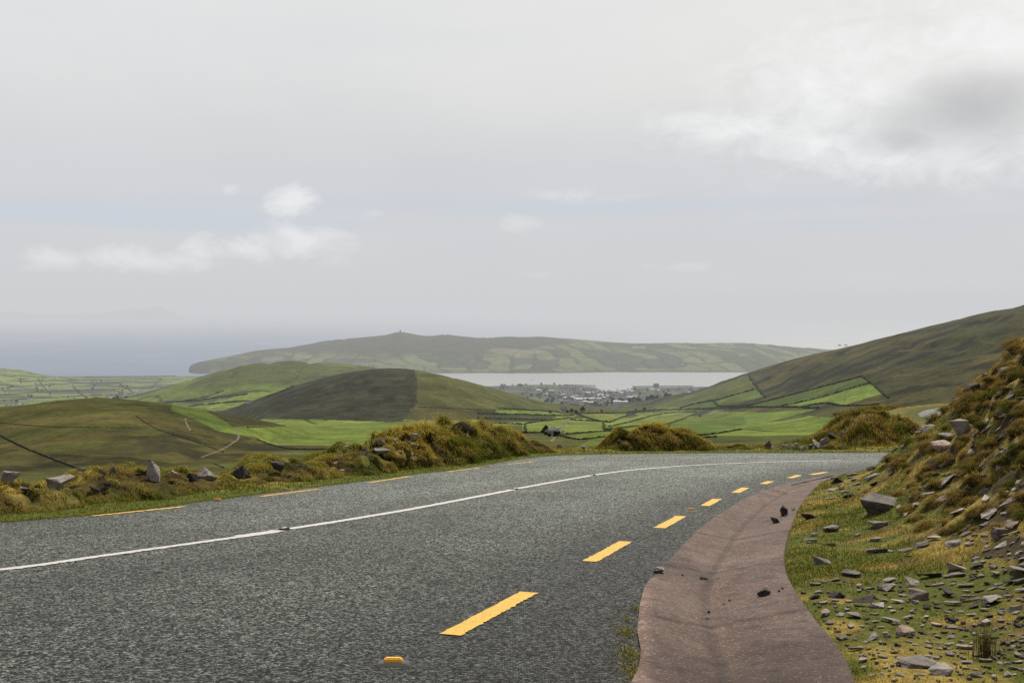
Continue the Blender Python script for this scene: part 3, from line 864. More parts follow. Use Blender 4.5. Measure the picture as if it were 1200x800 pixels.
for px, py, w, h, lb, sd, rt in [(907, 608, 13, 9, 'low dark wedge stone lying in the gutter left of the upright one', 4, .3), (920, 598, 13, 14, 'upright dark block standing in the gutter near the bend', 11, .9), (895, 692, 17, 11, 'dark flat-topped stone alone on the gutter nearest the camera', 23, .2),
                                 (771, 668, 18, 11, 'pale broken lump of concrete at the crumbled gutter edge', 31, .1), (822, 679, 17, 7, 'dark sunken fragment in the crease of the gutter', 37, .4)]:
    x, y = R(px, py + h / 2)
    if lb.startswith('dark sunken'): x, y = R(px, py - 8)
    m = y / F
    z = gutter_z(x, y)
    put_rock(Vector((x, y, z + h * m * (.15 if 'lump' in lb or 'sunken' in lb else .40))), (w * m, w * m * .8, h * m), (.05, .05, rt), lb, 'chunk', M_PALE if 'pale' in lb else M_DARK, seed=sd)
for px, py, w in [(922, 681, 4), (913, 696, 3), (917, 694, 2.5), (842, 671, 4), (836, 670, 3), (855, 697, 3), (831, 706, 4), (829, 713, 4), (848, 700, 3), (985, 733, 4), (975, 716, 3), (927, 668, 3), (930, 600, 4), (800, 672, 3)]:
    x, y = R(px, py); m = y / F
    if sdist([x], [y], OUTER)[0][0] > -.03: continue
    put_rock(Vector((x, y, gutter_z(x, y) + w * m * .3)), (w * m * 1.4, w * m, w * m * .8), (.1, .1, px), 'dark chip of stone fallen on the red-brown gutter', 'chunk', M_DARK, 'stone chips lying in the gutter', name='stone_chip', sub=1)

# loose stones of the right bank: a few rock shapes, many individual copies
SETS = [
    ('flat grey slate stone lying loose in the grass of the right bank', 'loose grey slates on the right bank', [rock_mesh('stone', 100 + i, (1, .72, .26), 'slab', M_SLATE, 2) for i in range(5)], .40),
    ('pale lichen-flecked flat stone lying loose on the right bank', 'loose pale stones on the right bank', [rock_mesh('stone', 200 + i, (1, .75, .3), 'slab', M_PALE, 2) for i in range(4)], .22),
    ('pinkish brown flat stone lying loose on the right bank', 'loose pinkish stones on the right bank', [rock_mesh('stone', 300 + i, (1, .7, .3), 'slab', M_BROWN, 2) for i in range(4)], .22),
    ('dark chunky stone lying loose on the right bank', 'loose dark stones on the right bank', [rock_mesh('stone', 400 + i, (1, .8, .5), 'chunk', M_DARK, 2) for i in range(4)], .16),
]
ZONES = [  # (weight, polygon box px0, px1, py0, py1, size lo, hi)
    (.30, 955, 1200, 672, 735, 8, 24), (.14, 960, 1200, 735, 795, 6, 16), (.18, 950, 1200, 615, 680, 7, 20), (.30, 970, 1110, 500, 640, 8, 23), (.24, 1060, 1200, 420, 620, 8, 24)]


def stony(x, y):
    return sstep(.44, .57, fbm(x * .75, y * .42, 3, 611))


def settle(px, py, w, meshes, label, group):
    p = hit_ground(px, py, 4)
    if p is None or p.y > 34: return False
    so = sdist([p.x], [p.y], OUTER)[0][0]
    if so < .08: return False
    if stony(np.array([p.x]), np.array([p.y]))[0] < random.uniform(.0, .5): return False
    m = p.y / F; s = w * m
    nrm, _ = normals_at(np.array([p.x]), np.array([p.y]), .12)
    o = link('stone', random.choice(meshes))
    q = Vector((0, 0, 1)).rotation_difference((Vector(nrm[0]) + Vector((0, 0, .35))).normalized())
    q = q @ Matrix.Rotation(random.uniform(0, 6.28), 4, 'Z').to_quaternion() @ Matrix.Rotation(random.gauss(0, .13), 4, 'X').to_quaternion()
    o.rotation_mode = 'QUATERNION'; o.rotation_quaternion = q
    o.scale = (s * 1.12, s * random.uniform(.55, 1.0), s * random.uniform(.45, .95))
    o.location = p + Vector((0, 0, .13 * s))
    ROCK_AT.append((p.x, p.y, s * .5))
    tag(o, label, 'rock', group)
    return True


done = 0; tries = 0
while done < 330 and tries < 9000:
    tries += 1
    zn = random.choices(ZONES, [z[0] for z in ZONES])[0]
    px = random.uniform(zn[1], zn[2]); py = random.uniform(zn[3], zn[4])
    w = (zn[5] + (zn[6] - zn[5]) * random.random() ** 1.9) * 1.3
    if any(abs(px - a) < (w + c) * .42 and abs(py - b) < (w + c) * .22 for a, b, c in placed): continue
    pass
    st = random.choices(SETS, [s[3] for s in SETS])[0]
    if settle(px, py, w, st[2], st[0], st[1]):
        placed.append((px, py, w)); done += 1

# crumbs of shale between the stones: too many to count
bmv = []; bmf = []
k = 0
while k < 800:
    px = random.uniform(925, 1200); py = random.uniform(430, 800)
    p = hit_ground(px, py, 4)
    if p is not None and stony(np.array([p.x]), np.array([p.y]))[0] < random.random(): k += .25; continue
    if p is None or p.y > 33 or sdist([p.x], [p.y], OUTER)[0][0] < .06: k += 1; continue
    s = random.uniform(1.5, 6.5) * p.y / F; k += 1
    a = random.uniform(0, 6.28); ca, sa = math.cos(a) * s, math.sin(a) * s
    hh = s * random.uniform(.08, .3); b = len(bmv)
    for (ax, ay, az) in [(-.5, -.4, -.2), (.5, -.3, -.2), (.45, .4, -.2), (-.4, .35, -.2), (-.3, -.3, hh / s), (.35, -.2, hh / s * .8), (.3, .25, hh / s), (-.3, .2, hh / s * .7)]:
        bmv.append((p.x + ax * ca - ay * sa, p.y + ax * sa + ay * ca, p.z + az * s + .009))
    bmf += [(b, b + 1, b + 5, b + 4), (b + 1, b + 2, b + 6, b + 5), (b + 2, b + 3, b + 7, b + 6), (b + 3, b, b + 4, b + 7), (b + 4, b + 5, b + 6, b + 7)]
gr = link('shale_gravel', np_mesh('shale_gravel', np.array(bmv), np.array(bmf), False), M_TAN)
tag(gr, 'crumbs of grey and brown shale strewn through the right bank grass', 'gravel', kind='stuff')


# ------------------------------------------------------------------ tussocks
def tussock(name, seed, n, mode):
    r = np.random.default_rng(seed)
    th = r.uniform(0, 2 * np.pi, n); ph = np.arccos(r.uniform(.0, 1, n))
    rr = .72 + .28 * r.uniform(0, 1, n)
    lob = 1 + .25 * np.sin(th * 3 + seed) + .15 * np.sin(th * 5 + seed * 2)
    P = np.stack([np.sin(ph) * np.cos(th) * .5 * lob * rr, np.sin(ph) * np.sin(th) * .5 * lob * rr, np.cos(ph) * .42 * rr], 1)
    N = P / (np.linalg.norm(P, axis=1)[:, None] + 1e-6)
    a = r.uniform(0, 1, (n, 1))
    base = GOLD * a + BROWN * (1 - a) if mode == 'gold' else OLIVE * a + GREEN * (1 - a)
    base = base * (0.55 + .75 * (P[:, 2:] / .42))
    dr = np.stack([N[:, 0], N[:, 1], np.full(n, -.7)], 1)
    return N, P, base, dr


TUS = []
for i, mode in enumerate(['gold', 'gold', 'gold', 'olive']):
    N, P, base, dr = tussock('t', 50 + i, 1300, mode)
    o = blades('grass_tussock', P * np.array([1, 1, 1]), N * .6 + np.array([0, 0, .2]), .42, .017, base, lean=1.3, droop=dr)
    # a soft earthy heart inside
    bm = bmesh.new(); bmesh.ops.create_icosphere(bm, subdivisions=3, radius=.42)
    for v in bm.verts: v.co *= 1 + .25 * mnoise.noise(v.co * 3 + Vector((i, 0, 0))); v.co.z *= .8
    hm = bpy.data.meshes.new('tussock_heart'); bm.to_mesh(hm); bm.free()
    at = hm.attributes.new('tint', 'FLOAT_COLOR', 'POINT')
    at.data.foreach_set('color', np.tile(np.array([*(BROWN * .45), 1], np.float32), len(hm.vertices)))
    for pl in hm.polygons: pl.use_smooth = True
    hm.materials.append(M_SOIL)
    TUS.append((o.data, hm))
    bpy.data.objects.remove(o)


def put_tussock(p, w, h, k, label, group):
    o = link('grass_tussock', TUS[k][0]); o.location = p; o.scale = (w, w, h); o.rotation_euler = (random.gauss(0, .12), random.gauss(0, .12), random.uniform(0, 6.28))
    c = link('root_ball', TUS[k][1], None, o)
    tag(o, label, 'grass tussock', group)
    return o


rnd = random.Random(5)
cnt = 0
while cnt < 210:
    px = rnd.uniform(1000, 1230); py = 395 + 235 * rnd.random() ** 1.3
    p = hit_ground(px, py, 6)
    if p is None or p.y > 33: continue
    so = sdist([p.x], [p.y], OUTER)[0][0]
    if so < 1.3: continue
    cnt += 1
    w = rnd.uniform(8, 24) * p.y / F
    put_tussock(p - Vector((0, 0, .12 * w)), w, w * rnd.uniform(.6, 1.0), rnd.choice([0, 1, 2, 2, 3]), 'shaggy golden grass tussock on the steep stony right bank', 'tussocks on the steep right bank')
for b, step, lab, grp, wlo, whi in [(BANKS[0], 26, 'shaggy golden tussock growing on the long left turf bank', 'tussocks on the long left bank', .22, .5), (BANKS[1], 22, 'shaggy brown tussock on the rounded grass mound past the gap', 'tussocks on the rounded mound', .4, .75)]:
    V = b['V']
    for i in range(10, V.shape[0] - 8, step // 2):
        j = rnd.choice([7, 10, 13, 16, 18, 20, 22])
        q = V[i, j]
        if b['h'][i] < .2: continue
        w = rnd.uniform(wlo, whi) * min(1, .5 + b['h'][i] * .6)
        put_tussock(Vector(q) - Vector((0, 0, (.14 if b['h'][i] < 1 else .34) * w)), w, w * rnd.uniform(.55, .95), rnd.choice([0, 1, 2, 0, 3]), lab, grp)

# the dark rush tuft near the front right
p = hit_ground(1154, 768, 4)
n = 110
P = np.stack([rng.normal(0, .035, n), rng.normal(0, .03, n), np.full(n, -.01)], 1)
c = np.where((rng.uniform(0, 1, n) < .6)[:, None], np.array([.13, .085, .035]), np.array([.12, .13, .03]))
o = blades('rush_tuft', P, np.tile([0., 0, 1], (n, 1)), .17, .004, c, lean=.22); o.location = p
tag(o, 'dark upright tuft of rush standing in the stony grass at front right', 'rush tuft')


# right bank turf
n = 330000
u = rng.uniform(.03, .60, n); d = np.exp(rng.uniform(math.log(4.2), math.log(34), n))
x = u * d; y = d
so, = samp([SO], x, y)
keep = (so > -.05 + (fbm(x * 3, y * 3, 3, 81) - .5) * .10) & (so < 9)
patch = fbm(x * 1.6, y * 1.6, 4, 83)
dm = sstep(.52, .62, fbm(x * 2.7, y * 2.7, 4, 77)) * sstep(.9, 1.8, so)
keep &= rng.uniform(0, 1, n) > dm * .9
keep &= rng.uniform(0, 1, n) < np.clip(1.9 - 2.4 * patch + np.where(so < .5, .5, 0), .15, 1) * (1 - .6 * stony(x, y))
for (rx, ry, rr_) in ROCK_AT:
    keep &= ((x - rx) ** 2 + ((y - ry + rr_ * .3) * .8) ** 2) > (rr_ * rng.uniform(.75, 1.15, n)) ** 2
x, y, so = x[keep], y[keep], so[keep]
nn, z = normals_at(x, y)
wet = np.clip(.68 - (so - .8) * .24, .06, .72)
c = turf_color(x, y, wet)
yellow = (rng.uniform(0, 1, len(x)) < .12)[:, None]
c = np.where(yellow, np.array([.40, .31, .08]), c) * 1.12
up_ = sstep(1.2, 2.8, so)[:, None]
c = c * (1 - up_ * .45) + np.array([.30, .185, .06]) * up_ * .45 * (.6 + .8 * fbm(x * 2, y * 2, 3, 87))[:, None]
L = .027 * (y / 6) ** .5 * np.where(so > 1.6, 1.5, 1) * (1 - .3 * stony(x, y)) * (0.6 + 1.0 * fbm(x * 2.2, y * 2.2, 3, 85))
nv = nn * .6 + np.array([0, 0, .4]); nv /= np.linalg.norm(nv, axis=1)[:, None]
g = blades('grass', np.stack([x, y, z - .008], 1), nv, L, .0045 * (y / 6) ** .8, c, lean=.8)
tag(g, 'short mossy green and gold grass covering the stony right bank', 'grass', kind='stuff')

# left verge turf (short, greener) between the road and the bank and beyond
n = 240000
u = rng.uniform(-.62, .45, n); d = np.exp(rng.uniform(math.log(9), math.log(40), n))
x = u * d; y = d
sl, = samp([SL], x, y)
keep = (sl > -.06 + (fbm(x * 2.2, y * 2.2, 3, 88) - .5) * .22) & (sl < 4.5)
for (rx, ry, rr_) in ROCK_AT:
    keep &= ((x - rx) ** 2 + (y - ry + rr_ * .3) ** 2) > (rr_ * .9) ** 2
x, y, sl = x[keep], y[keep], sl[keep]
nn, z = normals_at(x, y)
c = turf_color(x, y, np.clip(1.25 - sl * .5, .4, 1.2), 15)
L = .06 * (y / 14) ** .5 * (.6 + fbm(x * 2, y * 2, 3, 89)) * np.where(sl < .5, .8, 1.2)
g = blades('verge_grass', np.stack([x, y, z - .01], 1), nn * .5 + np.array([0, 0, .5]), L, .008 * (y / 14) ** .7, c * np.array([1.2, 1.22, .9]), lean=.8)
tag(g, 'short green grass on the verge along the far left road edge', 'grass', kind='stuff')

# ------------------------------------------------------------------ road studs
M_AMBER = NT('amber_reflector'); M_AMBER = M_AMBER.done(M_AMBER.bsdf((1.0, .50, .02), .25, .6, None, **{'Emission Color': (1, .5, .02), 'Emission Strength': .0}))
M_METAL = mat_plain('cast_metal', (.035, .033, .031), .5, .3, 40, .5)
M_LENS = mat_plain('white_reflector', (.6, .6, .58), .3, .2, 30, .5)


def box_bm(sx, sy, sz, bev):
    bm = bmesh.new(); bmesh.ops.create_cube(bm, size=1)
    for v in bm.verts: v.co = Vector((v.co.x * sx * (.86 if v.co.z > 0 else 1), v.co.y * sy * (.72 if v.co.z > 0 else 1), v.co.z * sz))
    bmesh.ops.bevel(bm, geom=list(bm.edges), offset=bev, segments=2, affect='EDGES')
    me = bpy.data.meshes.new('m'); bm.to_mesh(me); bm.free(); return me


base_me = box_bm(.20, .13, .016, .004); base_me.materials.append(M_METAL)
amb_me = box_bm(.115, .055, .030, .007); amb_me.materials.append(M_AMBER)
len_me = box_bm(.08, .05, .016, .004); len_me.materials.append(M_LENS)
dk_me = box_bm(.12, .10, .022, .006); dk_me.materials.append(M_DARK)
for px, py, rz, kind, lb in [(461, 780, .5, 'a', 'amber road stud shining on the road nearest the camera'), (810, 599, .5, 'a', 'amber road stud by the right edge between two yellow dashes'), (255, 587, .9, 'a', 'amber road stud at the left road edge by the grass'), (571, 547.5, .9, 'a', 'amber road stud at the left road edge below the tall turf'),
                             (333, 622.5, 1.0, 'w', 'dark road stud in the gap of the white line nearest the camera'), (603, 575, .9, 'w', 'dark road stud on the white line in mid road'), (694, 558, .6, 'w', 'dark road stud on the white line before the bend')]:
    x, y = R(px, py)
    t = empty('road_stud', (x, y, road_z(x, y))); t.rotation_euler = (math.atan(-.1), 0, rz if kind == 'w' else 0); tag(t, lb, 'road stud')
    if kind == 'a':
        a = link('base_plate', base_me, None, t); a.location = (0, 0, .006)
        b = link('reflector', amb_me, None, t); b.location = (0, 0, .024)
    else:
        a = link('housing', dk_me, None, t); a.location = (0, 0, .010)
        b = link('reflector', len_me, None, t); b.location = (0, 0, .020)


# ------------------------------------------------------------------ the valley: one land sheet with its hills
def prof(pts):
    a = np.array(pts, float); u, s = ray(a[:, 0], a[:, 1])
    return u, s


def smooth_interp(u, xs, ys, w=.006):
    return sum(np.interp(u + k * w, xs, ys) for k in (-1, -.5, 0, .5, 1)) / 5


BASE_D = [1, 45, 200, 400, 700, 1000, 1300, 2000, 3000, 4000, 4600, 5000, 5060, 5200, 12000]
BASE_R = [-14, -16, -44, -68, -95, -123, -150, -210, -294, -360, -388, -398, -401, -418, -425]
BASE_LD = [1, 45, 200, 400, 700, 1000, 1300, 2000, 3000, 4000, 5000, 5750, 5950, 6050, 12000]
BASE_L = [-14, -16, -44, -68, -95, -123, -150, -222, -300, -347, -379, -393, -399, -416, -425]

HILLS = dict(
    A=dict(p=[(-500, 520), (-250, 505), (-100, 497), (0, 487), (60, 478), (110, 474), (150, 474), (200, 481), (260, 497), (300, 511), (330, 524), (370, 545), (420, 570)], D=760, wf=520, wb=420),
    B=dict(p=[(150, 540), (215, 513), (255, 493), (300, 471), (350, 452), (400, 441), (450, 433.5), (480, 433), (530, 442), (580, 458), (620, 474), (660, 484), (700, 490), (760, 500), (840, 530)], D=1720, wf=520, wb=700),
    C=dict(p=[(-20, 500), (100, 480), (160, 469), (200, 453), (240, 440), (290, 428), (340, 425), (400, 428.5), (450, 434), (520, 446), (600, 470), (660, 510), (720, 540)], D=2700, wf=900, wb=1000),
    K=dict(p=[(-700, 400), (-300, 410), (-80, 423), (0, 431), (30, 434), (55, 440), (100, 447), (150, 470)], D=5300, wf=700, wb=500),
    E=dict(p=[(208, 440), (222, 433), (236, 425), (270, 418), (300, 412), (340, 408), (380, 400), (430, 395), (455, 392), (469, 387.5), (485, 391), (502, 394), (522, 391.5), (560, 396), (600, 394), (640, 395), (680, 398), (720, 402), (780, 402), (840, 402), (880, 402), (920, 406), (960, 409), (1000, 413), (1060, 423)], D=[(205, 6330), (236, 6450), (300, 7000), (400, 7900), (469, 8000)], wf=[(205, 330), (236, 420), (300, 1000), (400, 2150), (469, 2250)], wb=1500),
    G=dict(p=[(690, 492), (740, 480), (780, 470), (820, 460), (850, 446), (880, 437), (920, 425), (960, 412.5), (1000, 404), (1050, 390), (1100, 378), (1150, 367), (1200, 357), (1300, 335), (1500, 300), (1900, 250)], D=[(700, 2700), (880, 2350), (1000, 2050), (1200, 1850), (1800, 1700)], wf=1350, wb=900),
)


def land_z(u, d):
    zl = np.interp(d, BASE_LD, BASE_L)
    px = 600 + F * u
    m = sstep(300, 480, px)
    sy = np.interp(px, [480, 575, 620, 640, 680, 698, 706, 735, 743, 770, 830, 900], [455, 452, 450.4, 450, 451.6, 453.5, 457.5, 457.5, 453.2, 453.4, 452.6, 455])
    dsh = 400 / -ray(600, sy)[1]
    zb = np.interp(d * (1 + (5058 / dsh - 1) * sstep(3400, 4700, d)), BASE_D, BASE_R)
    zb = zl * (1 - m) + zb * m
    acc = np.zeros_like(u * d)
    own = {}
    for k, h in HILLS.items():
        pu, ps = prof(h['p'])
        su = smooth_interp(u, pu, ps, .004 if k in 'E' else .008)
        Dc = h['D'] if not isinstance(h['D'], list) else np.interp(px, [q[0] for q in h['D']], [q[1] for q in h['D']])
        zc = su * Dc
        zbc = np.interp(d, [0, 1e9], [0, 0]) + zb
        wf = h['wf'] if not isinstance(h['wf'], list) else np.interp(px, [q[0] for q in h['wf']], [q[1] for q in h['wf']])
        t = np.where(d < Dc, (Dc - d) / wf, (d - Dc) / h['wb'])
        w = .5 + .5 * np.cos(np.pi * np.clip(t, 0, 1))
        c = np.maximum(zc - zbc, 0) * w
        if k == 'E': c = c * sstep(212, 226, px)
        own[k] = c
        acc = acc + c ** 4
    c = acc ** .25
    x, y = u * d, d
    nz = (fbm(x / 260, y / 260, 5, 201) - .5)
    amp = np.clip(d * .006, 0, 14) * sstep(-401, -392, zb + c)
    z = zb + c + nz * amp * 1.2
    gul = np.abs(fbm(x / 150 + .2 * fbm(x / 90, y / 90, 2, 7), y / 420, 3, 205) - .5)
    z = z - sstep(.09, 0, gul) * np.clip(c * .05, 0, 7)
    return z, own, zb


lu = np.unique(np.r_[np.linspace(-3, -.9, 50), np.linspace(-.9, -.53, 90), np.linspace(-.53, .53, 1150), np.linspace(.53, .95, 110), np.linspace(.95, 3, 40)])
ld = np.unique(np.r_[np.exp(np.arange(math.log(30), math.log(350), .02)), np.exp(np.arange(math.log(350), math.log(2900), .0055)), np.exp(np.arange(math.log(2900), math.log(8300), .006)), np.exp(np.arange(math.log(8300), math.log(12000), .02))])
LU, LD = np.meshgrid(lu, ld)
LZ, OWN, LB = land_z(LU, LD)
LX, LY = LU * LD, LD
cr_, cf_ = CP, SP
# bearing of every land point, used only to lay out which land is field, moor or town
PYv = 400 - F * (LZ * CP + LD * SP) / (LD * CP - LZ * SP)
PXv = 600 + F * LX / (LD * CP - LZ * SP)


def inpoly(px, py, poly):
    p = np.array(poly, float); r = np.zeros(px.shape, bool); j = len(p) - 1
    for i in range(len(p)):
        xi, yi = p[i]; xj, yj = p[j]
        if yi != yj:
            r ^= ((yi > py) != (yj > py)) & (px < (xj - xi) * (py - yi) / (yj - yi) + xi)
        j = i
    return r


def parcels(x, y, ang, lx, ly, seed):
    """long narrow fields: returns a hash per field and the nearness of a boundary (0..1)"""
    ca, sa = math.cos(ang), math.sin(ang)
    wx = x + (fbm(x / 700, y / 700, 3, seed + 1) - .5) * 500; wy = y + (fbm(x / 700, y / 700, 3, seed + 2) - .5) * 500
    a = (wx * ca + wy * sa) / lx; b0 = (-wx * sa + wy * ca) / ly
    i = np.floor(a); h0 = _hash(i, i * 0 + 3, seed)
    b = b0 * (.6 + .9 * h0) + h0 * 7; j = np.floor(b)
    h = _hash(i, j, seed + 5)
    ea = np.minimum(a - i, 1 - a + i) * lx; eb = np.minimum(b - j, 1 - b + j) * ly / (.6 + .9 * h0)
    return h, np.minimum(ea, eb)


MOOR = np.array([.052, .050, .017]); MOOR2 = np.array([.075, .066, .020]); HEATH = np.array([.030, .027, .014]); FG = np.array([.098, .138, .022]); FG2 = np.array([.135, .178, .031]); FY = np.array([.125, .150, .040]); HEDGE = np.array([.022, .030, .010])
n1 = fbm(LX / 130, LY / 130, 5, 301)[..., None]; n2 = fbm(LX / 38, LY / 38, 4, 305)[..., None]
moor = MOOR + (MOOR2 - MOOR) * sstep(.35, .65, n1)
moor = moor * (1 - .55 * sstep(.55, .7, n2))
greenish = np.array([.058, .075, .018])
moor = moor + (greenish - moor) * sstep(.5, .7, fbm(LX / 300, LY / 300, 4, 309))[..., None] * .7
col = moor.copy()


def fields(mask, ang, lx, ly, seed, rough=.25, hedge=5.0, tone=1.0):
    h, e = parcels(LX, LY, ang, lx, ly, seed)
    c = FG + (FG2 - FG) * sstep(.3, .6, h)[..., None]
    c = np.where((h > .82)[..., None], FY, c)
    c = np.where((h < rough)[..., None], np.array([.050, .062, .022]), c)
    hd = sstep(hedge * (LD / 1500) ** .6 * 1.6, hedge * (LD / 1500) ** .6 * .5, e)[..., None]
    c = c * (1 - hd * .8) + HEDGE * hd * .8
    m = mask.astype(float)[..., None] if mask.dtype == bool else mask[..., None]
    global col
    col = col * (1 - m) + c * tone * m


cA, cB, cC, cE, cG, cK = (OWN[k] for k in 'ABCEGK')
low = (cA < 3) & (cB < 6) & (cG < 12)
fields(low & (LD > 900), .35, 130, 260, 411, .22)
fields((PXv < 330) & (LD > 2900) & (LD < 6200), 1.15, 190, 300, 421, .3, 5)
fields((cC > 4) & (LD > 1700) & (LD < 3600) & (cC > cB), .9, 150, 320, 431, .15, 2.2)
mC = ((cC > cB) & (LD > 2000) & (LD < 3600)) * sstep(.50, .60, fbm(LX / 420, LY / 420, 3, 433) + .25 * sstep(40, 110, cC) - .05)
col = col * (1 - mC[..., None] * .85) + np.array([.062, .07, .02]) * mC[..., None] * .85
mE = (cE > 8) & (LD > 5900)
fields(mE, .2, 150, 330, 441, .35, 5)
col = np.where(mE[..., None], (col * .72 + col.mean(-1, keepdims=True) * .28) * 1.12, col)
mo = mE * sstep(.0, .18, (LZ - SEA) / 200 - .30 - .40 * sstep(560, 700, PXv) + .25 * (fbm(LX / 500, LY / 500, 4, 445) - .5))
col = col * (1 - mo[..., None]) + np.array([.050, .044, .026]) * mo[..., None]
mo = inpoly(PXv, PYv, [(565, 410), (585, 408), (640, 411), (625, 414), (600, 417)]) & mE
col[mo] = (.19, .17, .085)
mo = inpoly(PXv, PYv, [(308, 418), (330, 417), (335, 424), (308, 424)]) & mE
col[mo] = (.12, .14, .08)
# cliffs and shores
sh = sstep(-388, -398, LZ)[..., None] * (LD > 4800)[..., None]
col = col * (1 - sh * .75) + np.array([.06, .055, .045]) * sh * .75
col = np.where(mE[..., None], col * .68 + np.array([.060, .066, .030]) * .32, col)
cl = ((PXv > 205) & (PXv < 245) & (LD > 5900) & (PYv > 424))[..., None]
col = np.where(cl, np.array([.05, .048, .04]), col)


def region(poly, colr, dlo, dhi, soft=0.0, mixv=1.0):
    global col
    m = (inpoly(PXv, PYv, poly) & (LD > dlo) & (LD < dhi))
    col[m] = col[m] * (1 - mixv) + np.array(colr) * mixv


# hill A and its darker heather patches
mA = (cA > 3) & (LD < 1250)
hA = (mA * sstep(.46, .56, fbm(LX / 60, LY / 60, 5, 451) * .6 + .4 * fbm(LX / 14, LY / 14, 3, 453)) * sstep(60, 200, PXv))[..., None]
ca = np.array([.056, .060, .015]) + (np.array([.078, .068, .021]) - np.array([.056, .060, .015])) * sstep(.4, .65, fbm(LX / 90, LY / 45, 4, 455))[..., None]
col = np.where(mA[..., None], ca * (1 - hA * .75) + HEATH * hA * .75, col)
# hill B: dark heath to the left of a straight wall, olive pasture to the right
mB = (cB > 4) & (LD > 1150) & (LD < 2500) & (cB > cC * 1.05)
edge = np.interp(PYv, [430, 440, 455, 470, 482, 500], [484, 487, 489, 488, 482, 466]) + (fbm(LX / 25, LY / 25, 4, 457) - .5) * 9
cb_d = np.array([.029, .031, .016]) * (.25 + 1.5 * fbm(LX / 16, LY / 16, 5, 459)[..., None])
cb_r = np.array([.066, .070, .020]) * (.75 + .5 * fbm(LX / 70, LY / 30, 4, 461)[..., None])
col = np.where((mB & (PXv < edge))[..., None], cb_d, col)
rB = mB & (PXv >= edge) & (PYv < 479 + .02 * (PXv - 500))
col = np.where(rB[..., None], cb_r, col)
region([(255, 505), (275, 500), (300, 498.5), (470, 494), (520, 497), (520, 545), (300, 545), (330, 527), (300, 512)], (.105, .142, .027), 700, 1330)
region([(205, 466), (235, 478), (262, 492), (277, 503), (255, 505), (230, 492), (200, 480)], (.09, .135, .025), 700, 2600, mixv=.7)
# the big hill on the right
mG = (cG > 12) & (LD > 500)
gg = np.array([.040, .042, .014]) + (np.array([.066, .058, .019]) - np.array([.040, .042, .014])) * sstep(.4, .62, fbm(LX / 170, LY / 110, 5, 463))[..., None]
gg = gg * (1 - .6 * sstep(.48, .60, fbm(LX / 55, LY / 38, 6, 465, .62))[..., None])
gg = gg + (np.array([.055, .078, .018]) - gg) * sstep(474, 500, PYv)[..., None] * .6
mGm = mG & ((PXv > 860) | (PYv > 470))
col = np.where((mG & (PYv < 516))[..., None], gg, col)
DF = (.052, .085, .016)
BF = (.118, .182, .028)
for poly, c in [
    ([(762, 477), (821, 458), (877, 439), (896, 464), (842, 472), (800, 477)], (.078, .098, .022)),
    ([(837, 470), (883, 456), (898, 464), (844, 475)], (.085, .125, .024)),
    ([(879, 475), (1010, 441), (1019, 447), (912, 476)], (.062, .098, .018)),
    ([(912, 476), (1021, 449), (1035, 461), (987, 475), (967, 472), (933, 477)], BF),
    ([(790, 478), (835, 469), (845, 476), (805, 480)], (.07, .11, .022)),
    ([(875, 485), (958, 479), (920, 489), (879, 500), (854, 504)], BF),
    ([(783, 497), (871, 487), (874, 497), (825, 509), (790, 508)], (.08, .13, .022)),
    ([(583, 479), (657, 483), (655, 485.5), (580, 484)], BF),
    ([(615, 497), (668, 490), (654, 505), (616, 507)], FG2),
    ([(677, 485), (733, 484), (735, 486), (715, 494), (695, 492)], FG2),
    ([(670, 492), (706, 494), (708, 504), (659, 509)], FG2),
    ([(715, 497), (758, 484), (816, 482), (740, 493)], FG2 * 1.1),
    ([(713, 501), (762, 490.5), (816, 483), (785, 495), (751, 498.5), (718, 502)], FG2),
    ([(752, 499), (785, 496), (820, 486), (860, 485), (830, 493), (780, 503)], FG),
    ([(658, 511), (700, 506), (722, 506), (715, 510), (680, 514)], FG),
    ([(560, 500), (612, 497), (613, 507), (560, 508)], (.06, .085, .02)),
    ([(560, 484), (655, 487), (640, 493), (560, 496)], (.045, .055, .02)),
    ([(700, 512), (720, 515), (700, 522), (670, 526), (690, 516)], FG),
]:
    region(poly, np.array(c) * np.array([.92, .86, 1.0]), 600, 3200)
col *= (.72 + .56 * fbm(LX / 22, LY / 22, 4, 491))[..., None]
tw = inpoly(PXv, PYv, [(560, 450), (640, 447), (700, 456), (830, 452), (800, 472), (740, 481), (640, 476), (590, 464)]) & (LD > 3000) & (LD < 5200)
h, e = parcels(LX, LY, .5, 120, 200, 471)
col[tw] = np.where((h > .6)[..., None], np.array([.075, .10, .035]), np.array([.045, .055, .03]))[tw]
terrain = link('terrain', np_mesh('terrain', np.stack([LX, LY, LZ], -1).reshape(-1, 3), grid_faces(*LX.shape), True, np.clip(col, .01, .4).reshape(-1, 3)), M_LAND)
tag(terrain, kind='structure')


def hit_land(px, py, dmin=300, dmax=11000):
    u, s = ray(px, py)
    j = int(np.clip(np.searchsorted(lu, u), 1, len(lu) - 1)); w = (u - lu[j - 1]) / (lu[j] - lu[j - 1])
    c = LZ[:, j - 1] * (1 - w) + LZ[:, j] * w
    m = np.nonzero((c >= s * ld) & (ld > dmin) & (ld < dmax))[0]
    if not len(m): return None
    k = m[0]
    if k > 0 and c[k] > s * ld[k]:
        a = c[k - 1] - s * ld[k - 1]; b = c[k] - s * ld[k]
        d = ld[k - 1] + (ld[k] - ld[k - 1]) * (-a / (b - a)) if a < 0 < b else ld[k]
    else: d = ld[k]
    return Vector((float(u * d), float(d), float(np.interp(d, ld, c))))


